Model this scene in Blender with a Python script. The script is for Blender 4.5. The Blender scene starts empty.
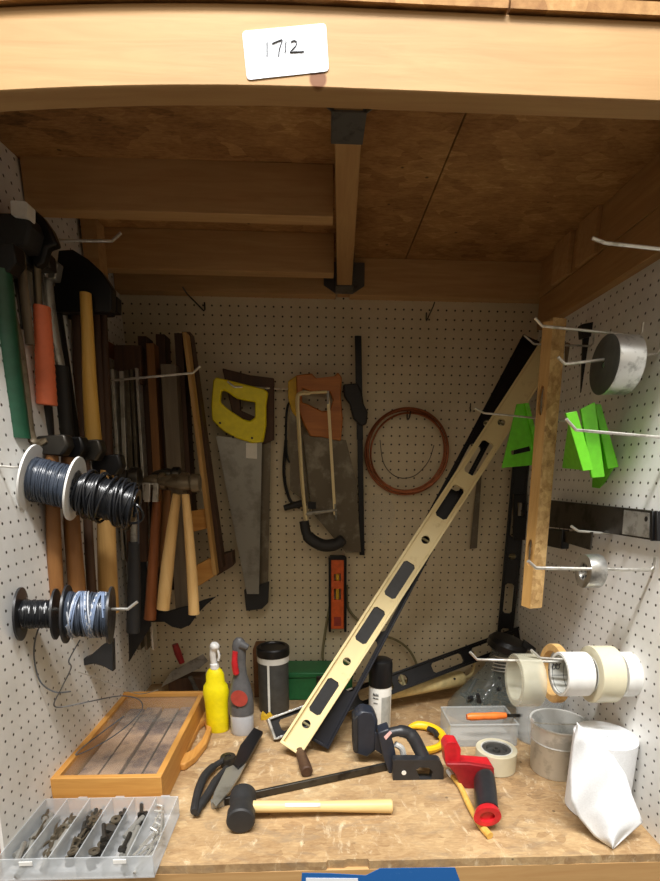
import bpy, bmesh, math, random
from mathutils import Vector as V, Matrix
from mathutils.geometry import tessellate_polygon
random.seed(7)
S = 0.0254                      # the scene is laid out in inches
sc = bpy.context.scene
COL = sc.collection

# ---------------------------------------------------------------- camera (measured from the pegboard grid)
F, CX, CY = 518.13, 340.77, 597.90
PITCH, YAW, ROLL = 0.2414, -0.0441, 0.008
CAM = V((22.3843, -65.8531, 28.0769))
def _rot():
    cp, sp = math.cos(PITCH), math.sin(PITCH); cy, sy = math.cos(YAW), math.sin(YAW); cr, sr = math.cos(ROLL), math.sin(ROLL)
    base = Matrix(((1, 0, 0), (0, 0, -1), (0, 1, 0)))
    Rx = Matrix(((1, 0, 0), (0, cp, -sp), (0, sp, cp)))
    Ry = Matrix(((cy, 0, sy), (0, 1, 0), (-sy, 0, cy)))
    Rz = Matrix(((cr, -sr, 0), (sr, cr, 0), (0, 0, 1)))
    return Rz @ Rx @ Ry @ base
RM = _rot()
def at(px, py, X=None, Y=None, Z=None):
    """photo measurement -> point (inches) on the plane X=, Y= or Z="""
    d = RM.transposed() @ V(((px - CX) / F, (py - CY) / F, 1.0))
    t = (X - CAM.x) / d.x if X is not None else (Y - CAM.y) / d.y if Y is not None else (Z - CAM.z) / d.z
    return CAM + d * t
def proj(p):
    q = RM @ (V(p) - CAM)
    return CX + F * q.x / q.z, CY + F * q.y / q.z
def pts(L, **k): return [at(x, y, **k) for x, y in L]

# ---------------------------------------------------------------- materials
def _nt(name):
    m = bpy.data.materials.new(name); m.use_nodes = True
    nt = m.node_tree; b = nt.nodes['Principled BSDF']; return m, nt, b
def _coord(nt, scale, rot=(0, 0, 0)):
    tc = nt.nodes.new('ShaderNodeTexCoord'); mp = nt.nodes.new('ShaderNodeMapping')
    mp.inputs['Scale'].default_value = scale; mp.inputs['Rotation'].default_value = rot
    nt.links.new(tc.outputs['Object'], mp.inputs['Vector']); return mp.outputs['Vector']
def _noise(nt, vec, scale, detail=4, rough=.55, dist=0):
    n = nt.nodes.new('ShaderNodeTexNoise'); n.inputs['Scale'].default_value = scale; n.inputs['Detail'].default_value = detail
    n.inputs['Roughness'].default_value = rough; n.inputs['Distortion'].default_value = dist
    nt.links.new(vec, n.inputs['Vector']); return n.outputs['Fac']
def _ramp(nt, fac, stops):
    r = nt.nodes.new('ShaderNodeValToRGB'); e = r.color_ramp.elements
    while len(e) < len(stops): e.new(.5)
    for el, (p, c) in zip(e, stops): el.position = p; el.color = (*c, 1)
    nt.links.new(fac, r.inputs['Fac']); return r.outputs['Color']
def _mix(nt, fac, a, b, mode='MIX'):
    m = nt.nodes.new('ShaderNodeMix'); m.data_type = 'RGBA'; m.blend_type = mode
    for s, v in ((m.inputs[0], fac), (m.inputs[6], a), (m.inputs[7], b)):
        if isinstance(v, bpy.types.NodeSocket): nt.links.new(v, s)
        elif isinstance(v, (int, float)): s.default_value = v
        else: s.default_value = (*v, 1)
    return m.outputs[2]
def _bump(nt, b, h, strength=.2, dist=.002):
    n = nt.nodes.new('ShaderNodeBump'); n.inputs['Strength'].default_value = strength; n.inputs['Distance'].default_value = dist
    nt.links.new(h, n.inputs['Height']); nt.links.new(n.outputs['Normal'], b.inputs['Normal'])
def _math(nt, op, a, b=None):
    n = nt.nodes.new('ShaderNodeMath'); n.operation = op
    for i, v in enumerate((a, b)):
        if v is None: continue
        if isinstance(v, (int, float)): n.inputs[i].default_value = v
        else: nt.links.new(v, n.inputs[i])
    return n.outputs[0]
def hx(h):
    h = h.lstrip('#'); r = [int(h[i:i + 2], 16) / 255 for i in (0, 2, 4)]
    return tuple(c / 12.92 if c <= .04045 else ((c + .055) / 1.055) ** 2.4 for c in r)
def plain(name, c, rough=.5, metal=0, var=.18, scale=60, bump=0.05, **kw):
    m, nt, b = _nt(name); c = hx(c)
    v = _coord(nt, (1, 1, 1)); n = _noise(nt, v, scale, 5)
    lo = tuple(x * (1 - var) for x in c); hi = tuple(min(1, x * (1 + var)) for x in c)
    nt.links.new(_ramp(nt, n, [(.3, lo), (.7, hi)]), b.inputs['Base Color'])
    b.inputs['Roughness'].default_value = rough; b.inputs['Metallic'].default_value = metal
    for k, val in kw.items(): b.inputs[k.replace('_', ' ')].default_value = val
    if bump: _bump(nt, b, n, bump)
    return m
def worn(name, c, c2, rough=.5, metal=0, scale=25, lo=.5, hi=.62, bump=.1):
    m, nt, b = _nt(name); v = _coord(nt, (1, 1, 1)); n = _noise(nt, v, scale, 8, .65)
    nt.links.new(_ramp(nt, n, [(lo, hx(c)), (hi, hx(c2))]), b.inputs['Base Color'])
    b.inputs['Roughness'].default_value = rough; b.inputs['Metallic'].default_value = metal
    _bump(nt, b, n, bump); return m
def wood(name, c1, c2, axis=0, scale=9, rough=.6, bump=.12, knots=False, dark=None):
    m, nt, b = _nt(name); sc3 = [9, 9, 9]; sc3[axis] = .7
    v = _coord(nt, sc3); n = _noise(nt, v, scale, 6, .6, .6)
    v2 = _coord(nt, (1, 1, 1)); n2 = _noise(nt, v2, 5, 3)
    col = _ramp(nt, n, [(.25, hx(c1)), (.75, hx(c2))])
    mid = tuple((a + b_) / 2 for a, b_ in zip(hx(c1), hx(c2)))
    col = _mix(nt, _ramp(nt, n2, [(.35, (0, 0, 0)), (.7, (.45, .45, .45))]), col, tuple(x * .82 for x in mid))
    if knots:
        k3 = [3.2, 3.2, 3.2]; k3[axis] = 1.6
        vk = nt.nodes.new('ShaderNodeTexVoronoi'); vk.inputs['Scale'].default_value = 2.2
        nt.links.new(_coord(nt, k3), vk.inputs['Vector'])
        k = _ramp(nt, vk.outputs['Distance'], [(.05, (1, 1, 1)), (.12, (0, 0, 0))])
        col = _mix(nt, k, col, hx('#7a4c28'))
    nt.links.new(col, b.inputs['Base Color']); b.inputs['Roughness'].default_value = rough
    _bump(nt, b, n, bump); return m
def strand(name, cols, scale=16, rough=.8, bump=.25, spots=True, wear=False):
    """chipped board: overlapping flakes of a few wood tones"""
    m, nt, b = _nt(name)
    w = nt.nodes.new('ShaderNodeTexNoise'); w.inputs['Scale'].default_value = 9; v0 = _coord(nt, (1, 1.7, 1)); nt.links.new(v0, w.inputs['Vector'])
    v1 = _mix(nt, .08, v0, w.outputs['Color'], 'ADD')
    vo = nt.nodes.new('ShaderNodeTexVoronoi'); vo.inputs['Scale'].default_value = scale; nt.links.new(v1, vo.inputs['Vector'])
    bw = nt.nodes.new('ShaderNodeRGBToBW'); nt.links.new(vo.outputs['Color'], bw.inputs[0])
    fine = _noise(nt, _coord(nt, (1, 3, 1)), 60, 6, .7); big = _noise(nt, _coord(nt, (1, 1, 1)), 4, 5, .6)
    f = _math(nt, 'ADD', _math(nt, 'MULTIPLY', bw.outputs[0], .16), _math(nt, 'ADD', _math(nt, 'MULTIPLY', fine, .42), _math(nt, 'MULTIPLY', big, .47)))
    col = _ramp(nt, f, [(.3 + .45 * i / (len(cols) - 1), hx(c)) for i, c in enumerate(cols)])
    if spots:
        sp = nt.nodes.new('ShaderNodeTexVoronoi'); sp.inputs['Scale'].default_value = 15; nt.links.new(_coord(nt, (1, 1, 1)), sp.inputs['Vector'])
        col = _mix(nt, _ramp(nt, sp.outputs['Distance'], [(.045, (.8, .8, .8)), (.07, (0, 0, 0))]), col, hx('#3f2c1a'))
    if wear:
        g = _noise(nt, _coord(nt, (1, 2.2, 1)), 11, 9, .75, 1.2); col = _mix(nt, _ramp(nt, g, [(.5, (0, 0, 0)), (.66, (.75, .75, .75))]), col, hx('#8d7960'))
        g = _noise(nt, _coord(nt, (2.2, 1, 1), (0, 0, .5)), 14, 9, .75, .8); col = _mix(nt, _ramp(nt, g, [(.56, (0, 0, 0)), (.7, (.8, .8, .8))]), col, hx('#e0cfae'))
        g = _noise(nt, _coord(nt, (.35, 3, 1), (0, 0, .25)), 26, 8, .8); col = _mix(nt, _ramp(nt, g, [(.64, (0, 0, 0)), (.7, (.7, .7, .7))]), col, hx('#5d4628'))
    nt.links.new(col, b.inputs['Base Color']); b.inputs['Roughness'].default_value = rough
    _bump(nt, b, f, bump, .003); return m
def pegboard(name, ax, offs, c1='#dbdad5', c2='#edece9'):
    m, nt, b = _nt(name)
    tc = nt.nodes.new('ShaderNodeTexCoord'); sp = nt.nodes.new('ShaderNodeSeparateXYZ'); nt.links.new(tc.outputs['Object'], sp.inputs[0])
    ds = []
    for a, o in zip(ax, offs):
        s = _math(nt, 'ADD', _math(nt, 'MULTIPLY', sp.outputs[a], 1 / S), .5 - o)
        fr = _math(nt, 'SUBTRACT', _math(nt, 'FRACT', s), .5); ds.append(_math(nt, 'MULTIPLY', fr, fr))
    d = _math(nt, 'SQRT', _math(nt, 'ADD', *ds))
    hole = _ramp(nt, d, [(.085, (1, 1, 1)), (.125, (0, 0, 0))])
    v = _coord(nt, (1, 1, 1)); n = _noise(nt, v, 7, 7, .65); n2 = _noise(nt, v, 45, 6, .7)
    col = _ramp(nt, n, [(.3, hx(c1)), (.6, hx(c2))])
    col = _mix(nt, _ramp(nt, n2, [(.66, (0, 0, 0)), (.78, (.5, .5, .5))]), col, hx('#a39c8c'))
    col = _mix(nt, hole, col, hx('#33281d'))
    nt.links.new(col, b.inputs['Base Color']); b.inputs['Roughness'].default_value = .5
    _bump(nt, b, _math(nt, 'SUBTRACT', 1, hole), .4, .002); return m
def clear(name, c, alpha=.4, rough=.15, trans=0):
    m, nt, b = _nt(name); v = _coord(nt, (1, 1, 1)); n = _noise(nt, v, 30, 3)
    nt.links.new(_ramp(nt, n, [(.3, tuple(x * .9 for x in hx(c))), (.7, hx(c))]), b.inputs['Base Color'])
    b.inputs['Roughness'].default_value = rough; b.inputs['Alpha'].default_value = alpha
    b.inputs['Transmission Weight'].default_value = trans; return m
M = dict(
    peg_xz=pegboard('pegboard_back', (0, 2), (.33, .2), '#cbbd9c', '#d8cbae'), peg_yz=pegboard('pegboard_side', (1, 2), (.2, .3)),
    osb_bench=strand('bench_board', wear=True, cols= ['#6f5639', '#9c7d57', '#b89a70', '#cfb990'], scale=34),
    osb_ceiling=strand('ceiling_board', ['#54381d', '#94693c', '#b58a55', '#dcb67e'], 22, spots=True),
    osb_edge=strand('mottled_edge', ['#4d3c1e', '#a88350', '#d2b078', '#e6d0a2'], 62, spots=False),
    pine=wood('pine', '#b58b5a', '#c9a470', 0, 7, knots=True), pine_y=wood('pine_lengthwise', '#c99a5e', '#e0bb82', 1, 7),
    pine_dk=wood('aged_pine', '#b48a58', '#cfa976', 0, 8), pine_dky=wood('aged_pine_lengthwise', '#a67c4c', '#c39b66', 1, 8),
    stud=wood('stud_pine', '#a9763f', '#cf9c60', 2, 7),
    oak=wood('yellow_oak', '#b97b34', '#d8a356', 0, 10), oak_y=wood('yellow_oak_lengthwise', '#b97b34', '#d8a356', 1, 10),
    ash=wood('pale_handle_wood', '#d0a05c', '#ecc88a', 2, 8, .45), ashx=wood('pale_handle_wood_lengthwise', '#dcb877', '#f0d79f', 0, 8, .45),
    yel_wood=wood('yellow_handle_wood', '#cf9c3c', '#eec56c', 2, 8, .45), red_wood=wood('red_brown_wood', '#6f3c1c', '#9c5c30', 2, 8, .5),
    brn_wood=wood('brown_handle_wood', '#754a26', '#a0703e', 2, 8, .5), dk_wood=wood('dark_wood', '#38251a', '#5a3d28', 2, 8, .6),
    tan_wood=wood('tan_wood', '#a57a40', '#cfa564', 2, 8, .55), grey_wood=wood('greyed_wood', '#5c5042', '#857660', 2, 8, .6),
    saw_wood=wood('saw_handle_wood', '#a05a22', '#cc8238', 0, 8, .4),
    black=plain('black_rubber', '#262627', .6), blackm=plain('black_metal', '#19191b', .38, .3), blackp=plain('black_plastic', '#28292c', .38),
    navy=plain('blue_black_plastic', '#262b36', .38), level_bk=plain('blue_black_aluminium', '#12151f', .4, .2),
    steel=worn('steel', '#a3a29c', '#7c7a73', .34, .55, 30), dksteel=worn('dark_steel', '#4c4944', '#302d2b', .42, .8, 22),
    rust=worn('rusty_steel', '#766a55', '#54432f', .48, .4, 30), blade=worn('saw_blade_steel', '#9c9a92', '#807d74', .36, .6, 9),
    olds=worn('old_saw_blade', '#6a6152', '#8a8374', .45, .7, 14), zinc=worn('zinc_wire', '#d8d6cf', '#b7b3aa', .35, .75, 40),
    galv=worn('galvanised', '#dfe0dd', '#bfc1be', .38, .3, 20), hanger=worn('grey_bracket_steel', '#6c6e70', '#4e5052', .45, .7, 30),
    white=plain('white_plastic', '#e9e9e6', .4, var=.05), paper=plain('white_card', '#e9eef6', .7, var=.03, bump=.02), ink=plain('pencil_ink', '#4a4b50', .7),
    cloth=plain('white_nonwoven', '#e8ebee', .9, var=.05, scale=300, bump=.2),
    orange=plain('orange_grip', '#e87850', .5, var=.12, scale=25), orange_lv=plain('orange_level', '#d9602a', .4), orange_p=plain('orange_plastic', '#ef7a30', .4),
    green=plain('dark_green_grip', '#1c4a34', .45), lime=plain('lime_plastic', '#6fd12c', .42, var=.1), boxgreen=plain('green_paint', '#1f6a3c', .45, var=.12),
    yellow=plain('yellow_plastic', '#f0e010', .38, var=.08), yel_paint=worn('yellow_paint', '#f2c21d', '#d99c10', .4, 0, 30, .6, .7),
    yellow_dk=plain('yellow_pigment', '#e8d800', .3, var=.06), dull_yel=plain('dull_yellow', '#d8b02a', .5),
    level_tan=worn('cream_level_paint', '#e9d7a4', '#c9b078', .42, 0, 25, .6, .8),
    copper=plain('copper_tube', '#96593a', .36, .7, var=.25), red=plain('red_plastic', '#c4222a', .35), dkred=plain('deep_red_plastic', '#8e1c22', .4),
    greyp=plain('grey_plastic', '#5a5a5c', .45), greyl=plain('charcoal_label', '#4a4a48', .5), smoke=clear('milky_bottle', '#c9ccd2', .85, .3),
    bluewire=plain('blue_grey_wire', '#7585a0', .4), palewire=plain('pale_wire', '#b3b8c0', .4), bwire=plain('black_wire', '#1e2024', .28), dwire=plain('slate_wire', '#3d4552', .3), gwire=plain('grey_wire', '#54575b', .4),
    cord=plain('drab_cord', '#7a7250', .6), cream=plain('cream_tube', '#d6c48e', .5), tapeblue=worn('blue_tape', '#1f62ac', '#4f86c0', .6, 0, 40, .62, .72),
    mask=plain('masking_tape_tan', '#d9b071', .6), core=plain('card_core', '#cfd0ca', .7), clr_tape=clear('clear_tape', '#d6d3bd', .42, .1), clr_tape2=clear('cream_clear_tape', '#e6dfc2', .88, .18),
    bin=clear('frosted_plastic', '#dfe5ea', .36, .3), tub=clear('clear_tub', '#cfd3d2', .35, .12), jug=clear('clear_jug', '#7d837c', .36, .08), glass=clear('glass_pane', '#cfd2cc', .05, .03),
    bag=clear('thin_film', '#cfd0c8', .16, .2), silver=worn('silver_tape', '#d2d2ce', '#a2a29e', .28, .8, 40), tape_shade=plain('shaded_roll_end', '#4a4c48', .6),
    brown=plain('brown_card', '#6c4726', .8), slab=worn('sample_board', '#ab8c70', '#6d564c', .7, 0, 13, .45, .62), cap=plain('cap_black', '#121214', .4),
    alu=worn('brushed_aluminium', '#c9c9c6', '#a2a29f', .3, .9, 30), pink=plain('pale_sticker', '#e3b8b4', .6), lbl=plain('white_label', '#e8e6de', .6, var=.03),
    label_g=plain('grey_label', '#a9aaa4', .6), redl=plain('red_label', '#9c3a2e', .5), dark=plain('dark_void_board', '#33261a', .9),
)

# ---------------------------------------------------------------- mesh builder (world inches)
class MB:
    def __init__(s): s.v = []; s.f = []; s.m = []
    def add(s, vs, fs, mi=0):
        o = len(s.v); s.v += [V(p) for p in vs]; s.f += [tuple(i + o for i in f) for f in fs]; s.m += [mi] * len(fs); return s
    def box(s, a, b, mi=0):
        (x0, y0, z0), (x1, y1, z1) = a, b
        return s.add([(x0, y0, z0), (x1, y0, z0), (x1, y1, z0), (x0, y1, z0), (x0, y0, z1), (x1, y0, z1), (x1, y1, z1), (x0, y1, z1)],
                     [(0, 3, 2, 1), (4, 5, 6, 7), (0, 1, 5, 4), (1, 2, 6, 5), (2, 3, 7, 6), (3, 0, 4, 7)], mi)
    def obox(s, p0, p1, side, w, nrm, h, mi=0, w1=None, h1=None):
        """bar from p0 to p1, width w along side, height h along nrm (tapering to w1, h1)"""
        p0, p1 = V(p0), V(p1); w1 = w if w1 is None else w1; h1 = h if h1 is None else h1; vs = []
        for p, a, b in ((p0, w, h), (p1, w1, h1)):
            for i, j in ((-1, -1), (1, -1), (1, 1), (-1, 1)): vs.append(p + side * (i * a / 2) + nrm * (j * b / 2))
        return s.add(vs, [(0, 3, 2, 1), (4, 5, 6, 7), (0, 1, 5, 4), (1, 2, 6, 5), (2, 3, 7, 6), (3, 0, 4, 7)], mi)
    def prism(s, outer, vec, holes=(), mi=0):
        loops = [[V(p) for p in outer]] + [[V(p) for p in h] for h in holes]; vec = V(vec)
        flat = [p for l in loops for p in l]; n = len(flat)
        if holes: tris = [tuple(t) for t in tessellate_polygon(loops)]
        else: tris = [tuple(range(n))] if n <= 4 else [tuple(t) for t in tessellate_polygon(loops)]
        fs = list(tris) + [tuple(i + n for i in reversed(t)) for t in tris]; o = 0
        for l in loops:
            k = len(l)
            for i in range(k):
                a, b = o + i, o + (i + 1) % k; fs.append((a, b, b + n, a + n))
            o += k
        return s.add(flat + [p + vec for p in flat], fs, mi)
    def ring(s, c, ex, ey, r, n): return [c + ex * (r * math.cos(2 * math.pi * i / n)) + ey * (r * math.sin(2 * math.pi * i / n)) for i in range(n)]
    def tube(s, path, r, n=10, closed=False, mi=0, flat=1.0):
        path = [V(p) for p in path]; k = len(path); rs = r if isinstance(r, (list, tuple)) else [r] * k
        T = []
        for i in range(k):
            a = path[i - 1] if (i > 0 or closed) else path[i]; b = path[(i + 1) % k] if (i < k - 1 or closed) else path[i]
            T.append((b - a).normalized())
        ex = T[0].orthogonal().normalized(); vs = []
        for i in range(k):
            ex = (ex - T[i] * ex.dot(T[i])); ex = ex.normalized() if ex.length > 1e-6 else T[i].orthogonal().normalized()
            ey = T[i].cross(ex); vs += [path[i] + ex * (rs[i] * math.cos(2 * math.pi * j / n)) + ey * (rs[i] * flat * math.sin(2 * math.pi * j / n)) for j in range(n)]
        fs = []
        for i in range(k if closed else k - 1):
            a, b = i * n, ((i + 1) % k) * n
            for j in range(n): fs.append((a + j, a + (j + 1) % n, b + (j + 1) % n, b + j))
        if not closed: fs += [tuple(range(n))[::-1], tuple(range((k - 1) * n, k * n))]
        return s.add(vs, fs, mi)
    def cyl(s, p0, p1, r0, r1=None, n=24, mi=0): return s.tube([p0, p1], [r0, r0 if r1 is None else r1], n, False, mi)
    def lathe(s, prof, org, axis=(0, 0, 1), n=36, mi=0, sx=1, sy=1, ex=None):
        """profile [(r, h)] round axis; a closed loop of the profile makes a solid ring"""
        ax = V(axis).normalized(); ex = (V(ex) if ex is not None else ax.orthogonal()).normalized(); ey = ax.cross(ex); org = V(org); vs = []
        for r, h in prof:
            vs += [org + ax * h + ex * (r * sx * math.cos(2 * math.pi * j / n)) + ey * (r * sy * math.sin(2 * math.pi * j / n)) for j in range(n)]
        fs = []
        for i in range(len(prof) - 1):
            a, b = i * n, (i + 1) * n
            for j in range(n): fs.append((a + j, a + (j + 1) % n, b + (j + 1) % n, b + j))
        return s.add(vs, fs, mi)
    def grid(s, fn, nu, nv, mi=0):
        vs = [fn(i / nu, j / nv) for j in range(nv + 1) for i in range(nu + 1)]
        return s.add(vs, [(j * (nu + 1) + i, j * (nu + 1) + i + 1, (j + 1) * (nu + 1) + i + 1, (j + 1) * (nu + 1) + i) for j in range(nv) for i in range(nu)], mi)
    def bounds(s):
        return V([min(p[i] for p in s.v) for i in range(3)]), V([max(p[i] for p in s.v) for i in range(3)])

ORG = {}
def mesh_of(name, mb, mats, org, sharp=35):
    me = bpy.data.meshes.new(name)
    me.from_pydata([(p - org) * S for p in mb.v], [], mb.f)
    for m in (mats if isinstance(mats, (list, tuple)) else [mats]): me.materials.append(M[m])
    me.polygons.foreach_set('material_index', mb.m)
    bm = bmesh.new(); bm.from_mesh(me); bmesh.ops.remove_doubles(bm, verts=bm.verts, dist=1e-6); bmesh.ops.recalc_face_normals(bm, faces=bm.faces); bm.to_mesh(me); bm.free()
    me.polygons.foreach_set('use_smooth', [True] * len(me.polygons)); me.set_sharp_from_angle(angle=math.radians(sharp)); me.update(); return me
def _mods(o, bevel, solid=0):
    if solid:
        m = o.modifiers.new('thickness', 'SOLIDIFY'); m.thickness = solid * S; m.offset = 0
    if bevel:
        m = o.modifiers.new('bevel', 'BEVEL'); m.width = bevel * S; m.segments = 2; m.limit_method = 'ANGLE'; m.angle_limit = math.radians(40)
def obj(name, mb, mats, parent=None, bevel=0, label=None, solid=0):
    org = ORG[parent.name] if parent else V((0, 0, 0))
    o = bpy.data.objects.new(name, mesh_of(name, mb, mats, org)); COL.objects.link(o); ORG[o.name] = org
    if parent: o.parent = parent
    if label: o['label'] = label
    _mods(o, bevel, solid); return o
def thing(name, label, cat, loc, group=None):
    o = bpy.data.objects.new(name, None); COL.objects.link(o); o.empty_display_size = .02
    loc = V(loc); o.location = loc * S; ORG[o.name] = loc; o['label'] = label; o['category'] = cat
    if group: o['group'] = group
    return o
def solo(name, mb, mats, label, cat, group=None, bevel=0, solid=0):
    lo, hi = mb.bounds(); org = V(((lo.x + hi.x) / 2, (lo.y + hi.y) / 2, lo.z))
    o = bpy.data.objects.new(name, mesh_of(name, mb, mats, org)); COL.objects.link(o); o.location = org * S; ORG[o.name] = org
    o['label'] = label; o['category'] = cat
    if group: o['group'] = group
    _mods(o, bevel, solid); return o
def struct(name, mb, mats, bevel=0):
    o = obj(name, mb, mats, None, bevel); o['kind'] = 'structure'; return o
def frame(p0, p1):
    a = (V(p1) - V(p0)); L = a.length; a = a.normalized(); v = (CAM - (V(p0) + V(p1)) / 2).normalized()
    u = a.cross(v).normalized(); return a, u, u.cross(a).normalized(), L      # along, side, towards the viewer's aisle, length
def spline(P, k=8, closed=False):
    P = [V(p) for p in P]; n = len(P); out = []
    for i in range(n if closed else n - 1):
        g = (lambda j: P[j % n]) if closed else (lambda j: P[max(0, min(n - 1, j))])
        a, b, c, d = g(i - 1), g(i), g(i + 1), g(i + 2)
        for j in range(k):
            t = j / k; out.append(.5 * ((2 * b) + (c - a) * t + (2 * a - 5 * b + 4 * c - d) * t * t + (3 * b - a - 3 * c + d) * t ** 3))
    if not closed: out.append(P[-1])
    return out
def XL(z): return .5 - .0009 * (z - 25) ** 2
def XR(z): return 47.9 + (.0014 if z < 26 else .0016) * (z - 26) ** 2
EX, EY, EZ = V((1, 0, 0)), V((0, 1, 0)), V((0, 0, 1))

# ================================================================ THE SHELF ITSELF
FY = -33.4
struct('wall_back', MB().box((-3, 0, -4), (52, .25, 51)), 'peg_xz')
def side_wall(x0, x1, ya, yb, za, zb, fn):
    m = MB(); n = 26
    Pt = lambda d, y, k: (fn(za + (zb - za) * k) + d, y, za + (zb - za) * k)
    for d in (x0, x1): m.grid(lambda u, v: Pt(d, ya + (yb - ya) * u, v), 1, n)
    for y in (ya, yb): m.grid(lambda u, v: Pt(x0 + (x1 - x0) * u, y, v), 1, n)
    for k in (0, 1): m.grid(lambda u, v: Pt(x0 + (x1 - x0) * u, ya + (yb - ya) * v, k), 1, 1)
    return m
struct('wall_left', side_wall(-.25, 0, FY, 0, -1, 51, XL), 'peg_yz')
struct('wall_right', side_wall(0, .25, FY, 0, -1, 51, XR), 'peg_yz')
struct('trim_1', MB().box((-3.6, FY - .05, -4.2), (-.3, FY + 1.45, 47.3)), 'stud', .06)
struct('trim_2', MB().box((49.3, FY - .05, -4.2), (52.8, FY + 1.45, 47.3)), 'stud', .06)
# bench
bt = MB()
edge = [(-3.6, FY)]
x = -3.6
while x < 52:
    x += random.uniform(.6, 1.6); edge.append((min(x, 52.6), FY + random.uniform(0, .06)))
edge = [e for e in edge if not 22.7 < e[0] < 26.2] + [(22.9, FY + .02), (23.0, FY + .22), (24.2, FY + .16), (24.5, FY + .3), (26.0, FY + .26), (26.1, FY + .02)]
edge.sort()
bt.prism([V((x, y, 0)) for x, y in edge] + [V((52.6, .3, 0)), V((-3.6, .3, 0))], (0, 0, -.7))
struct('floor', bt, 'osb_bench')
struct('trim_3', MB().box((-3.6, FY + .02, -4.3), (52.6, FY + 1.5, -.7)), 'pine', .05)
# ceiling sheet and beams; the left end of the front beam sags
def sag(x): return -.7 * ((23 - x) / 17) ** 2 if x < 23 else 0.0
def fade(y): return max(0, min(1, (-y - 18) / 14))
cm = MB()
def sheet(x0, x1, y0, y1, z0, z1):
    n = 12
    for zz, fl in ((z0, 1), (z1, 0)): cm.grid(lambda u, v, zz=zz: (x0 + (x1 - x0) * u, y0 + (y1 - y0) * v, zz + sag(x0 + (x1 - x0) * u) * fade(y0 + (y1 - y0) * v)), n, 8)
    for yy in (y0, y1): cm.grid(lambda u, v, yy=yy: (x0 + (x1 - x0) * u, yy, z0 + (z1 - z0) * v + sag(x0 + (x1 - x0) * u) * fade(yy)), n, 1)
    for xx in (x0, x1): cm.grid(lambda u, v, xx=xx: (xx, y0 + (y1 - y0) * u, z0 + (z1 - z0) * v + sag(xx) * fade(y0 + (y1 - y0) * u)), 8, 1)
sheet(-3.6, 32.05, FY - .25, .3, 50.85, 51.4); sheet(32.17, 52.6, FY - .25, .3, 50.85, 51.4)
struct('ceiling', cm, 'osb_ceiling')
struct('seam_light_cover', MB().box((30.5, FY + 1, 51.42), (33.7, 0, 52.2)), 'dark')  # unseen cover, added to stop light leaking through the sheet seam
fb = MB()
for a, b in ((FY, 0), (FY + 1.5, 1)): fb.grid(lambda u, v, a=a: (-3.6 + 56.2 * u, a, 47.3 + 3.5 * v + sag(-3.6 + 56.2 * u)), 24, 1)
for zz in (47.3, 50.8): fb.grid(lambda u, v, zz=zz: (-3.6 + 56.2 * u, FY + 1.5 * v, zz + sag(-3.6 + 56.2 * u)), 24, 1)
for xx in (-3.6, 52.6): fb.grid(lambda u, v, xx=xx: (xx, FY + 1.5 * u, 47.3 + 3.5 * v + sag(xx)), 1, 1)
kp = at(318, 79, Y=FY)
def knot_pine():
    m = wood('front_beam_pine', '#b58b5a', '#c9a470', 0, 7); nt = m.node_tree; b = nt.nodes['Principled BSDF']
    old = b.inputs['Base Color'].links[0].from_socket
    d = nt.nodes.new('ShaderNodeVectorMath'); d.operation = 'DISTANCE'; d.inputs[1].default_value = kp * S
    nt.links.new(_coord(nt, (1, 1, 1)), d.inputs[0])
    k = _ramp(nt, _math(nt, 'MULTIPLY', d.outputs['Value'], 1 / S), [(.38, (1, 1, 1)), (.5, (0, 0, 0))])
    nt.links.new(_mix(nt, k, old, hx('#7a4a22')), b.inputs['Base Color']); return m
M['beam'] = knot_pine()
struct('trim_4', fb, 'beam', .1)
struct('trim_5', MB().obox((24.1, FY + 1.5, 49.05), (25.4, -.1, 49.05), EX, 1.6, EZ, 3.5), 'pine_dky', .06)      # joist front to back
struct('trim_6', MB().box((.12, -19.4, 47.3), (23.6, -17.9, 50.84)), 'pine_dk', .06)
struct('trim_7', MB().box((.12, -7.5, 47.3), (24.0, -6, 50.84)), 'pine_dk', .06)
struct('trim_8', MB().box((.12, -1.6, 47.1), (24.4, 0, 50.84)), 'pine_dk', .06)
struct('trim_9', MB().box((26.0, -1.6, 47.1), (48.3, 0, 50.84)), 'pine_dk', .06)
struct('trim_10', MB().box((47.5, FY + 1.5, 43.9), (48.9, -1.62, 47.08)), 'pine_dky', .06)
struct('trim_11', MB().box((47.4, FY + 1.5, 47.12), (48.8, -1.65, 50.84)), 'pine_dky', .04)
struct('trim_12', MB().box((46.9, -9.5, 47.12), (47.38, -6, 50.84)).box((47.0, -14.5, 47.12), (47.38, -11, 50.84)), 'pine_dk', .04)
struct('trim_13', MB().box((.26, -9.6, 44), (1.7, -7.6, 50.84)), 'pine_dk', .05)
# bay above: back board and roof added to keep the gap dark; sloping stud
struct('wall_gap_backing', MB().box((-10, -2, 51.5), (62, -1.5, 80)), 'dark')
struct('roof_gap_shade', MB().box((-10, -30, 66), (62, -1.5, 66.7)), 'osb_ceiling')
struct('trim_15', MB().obox((41.2, -24, 52.1), (56, -22, 63), EY, 1.5, V((-.6, 0, .8)), 3.0), 'pine_dk')

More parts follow.
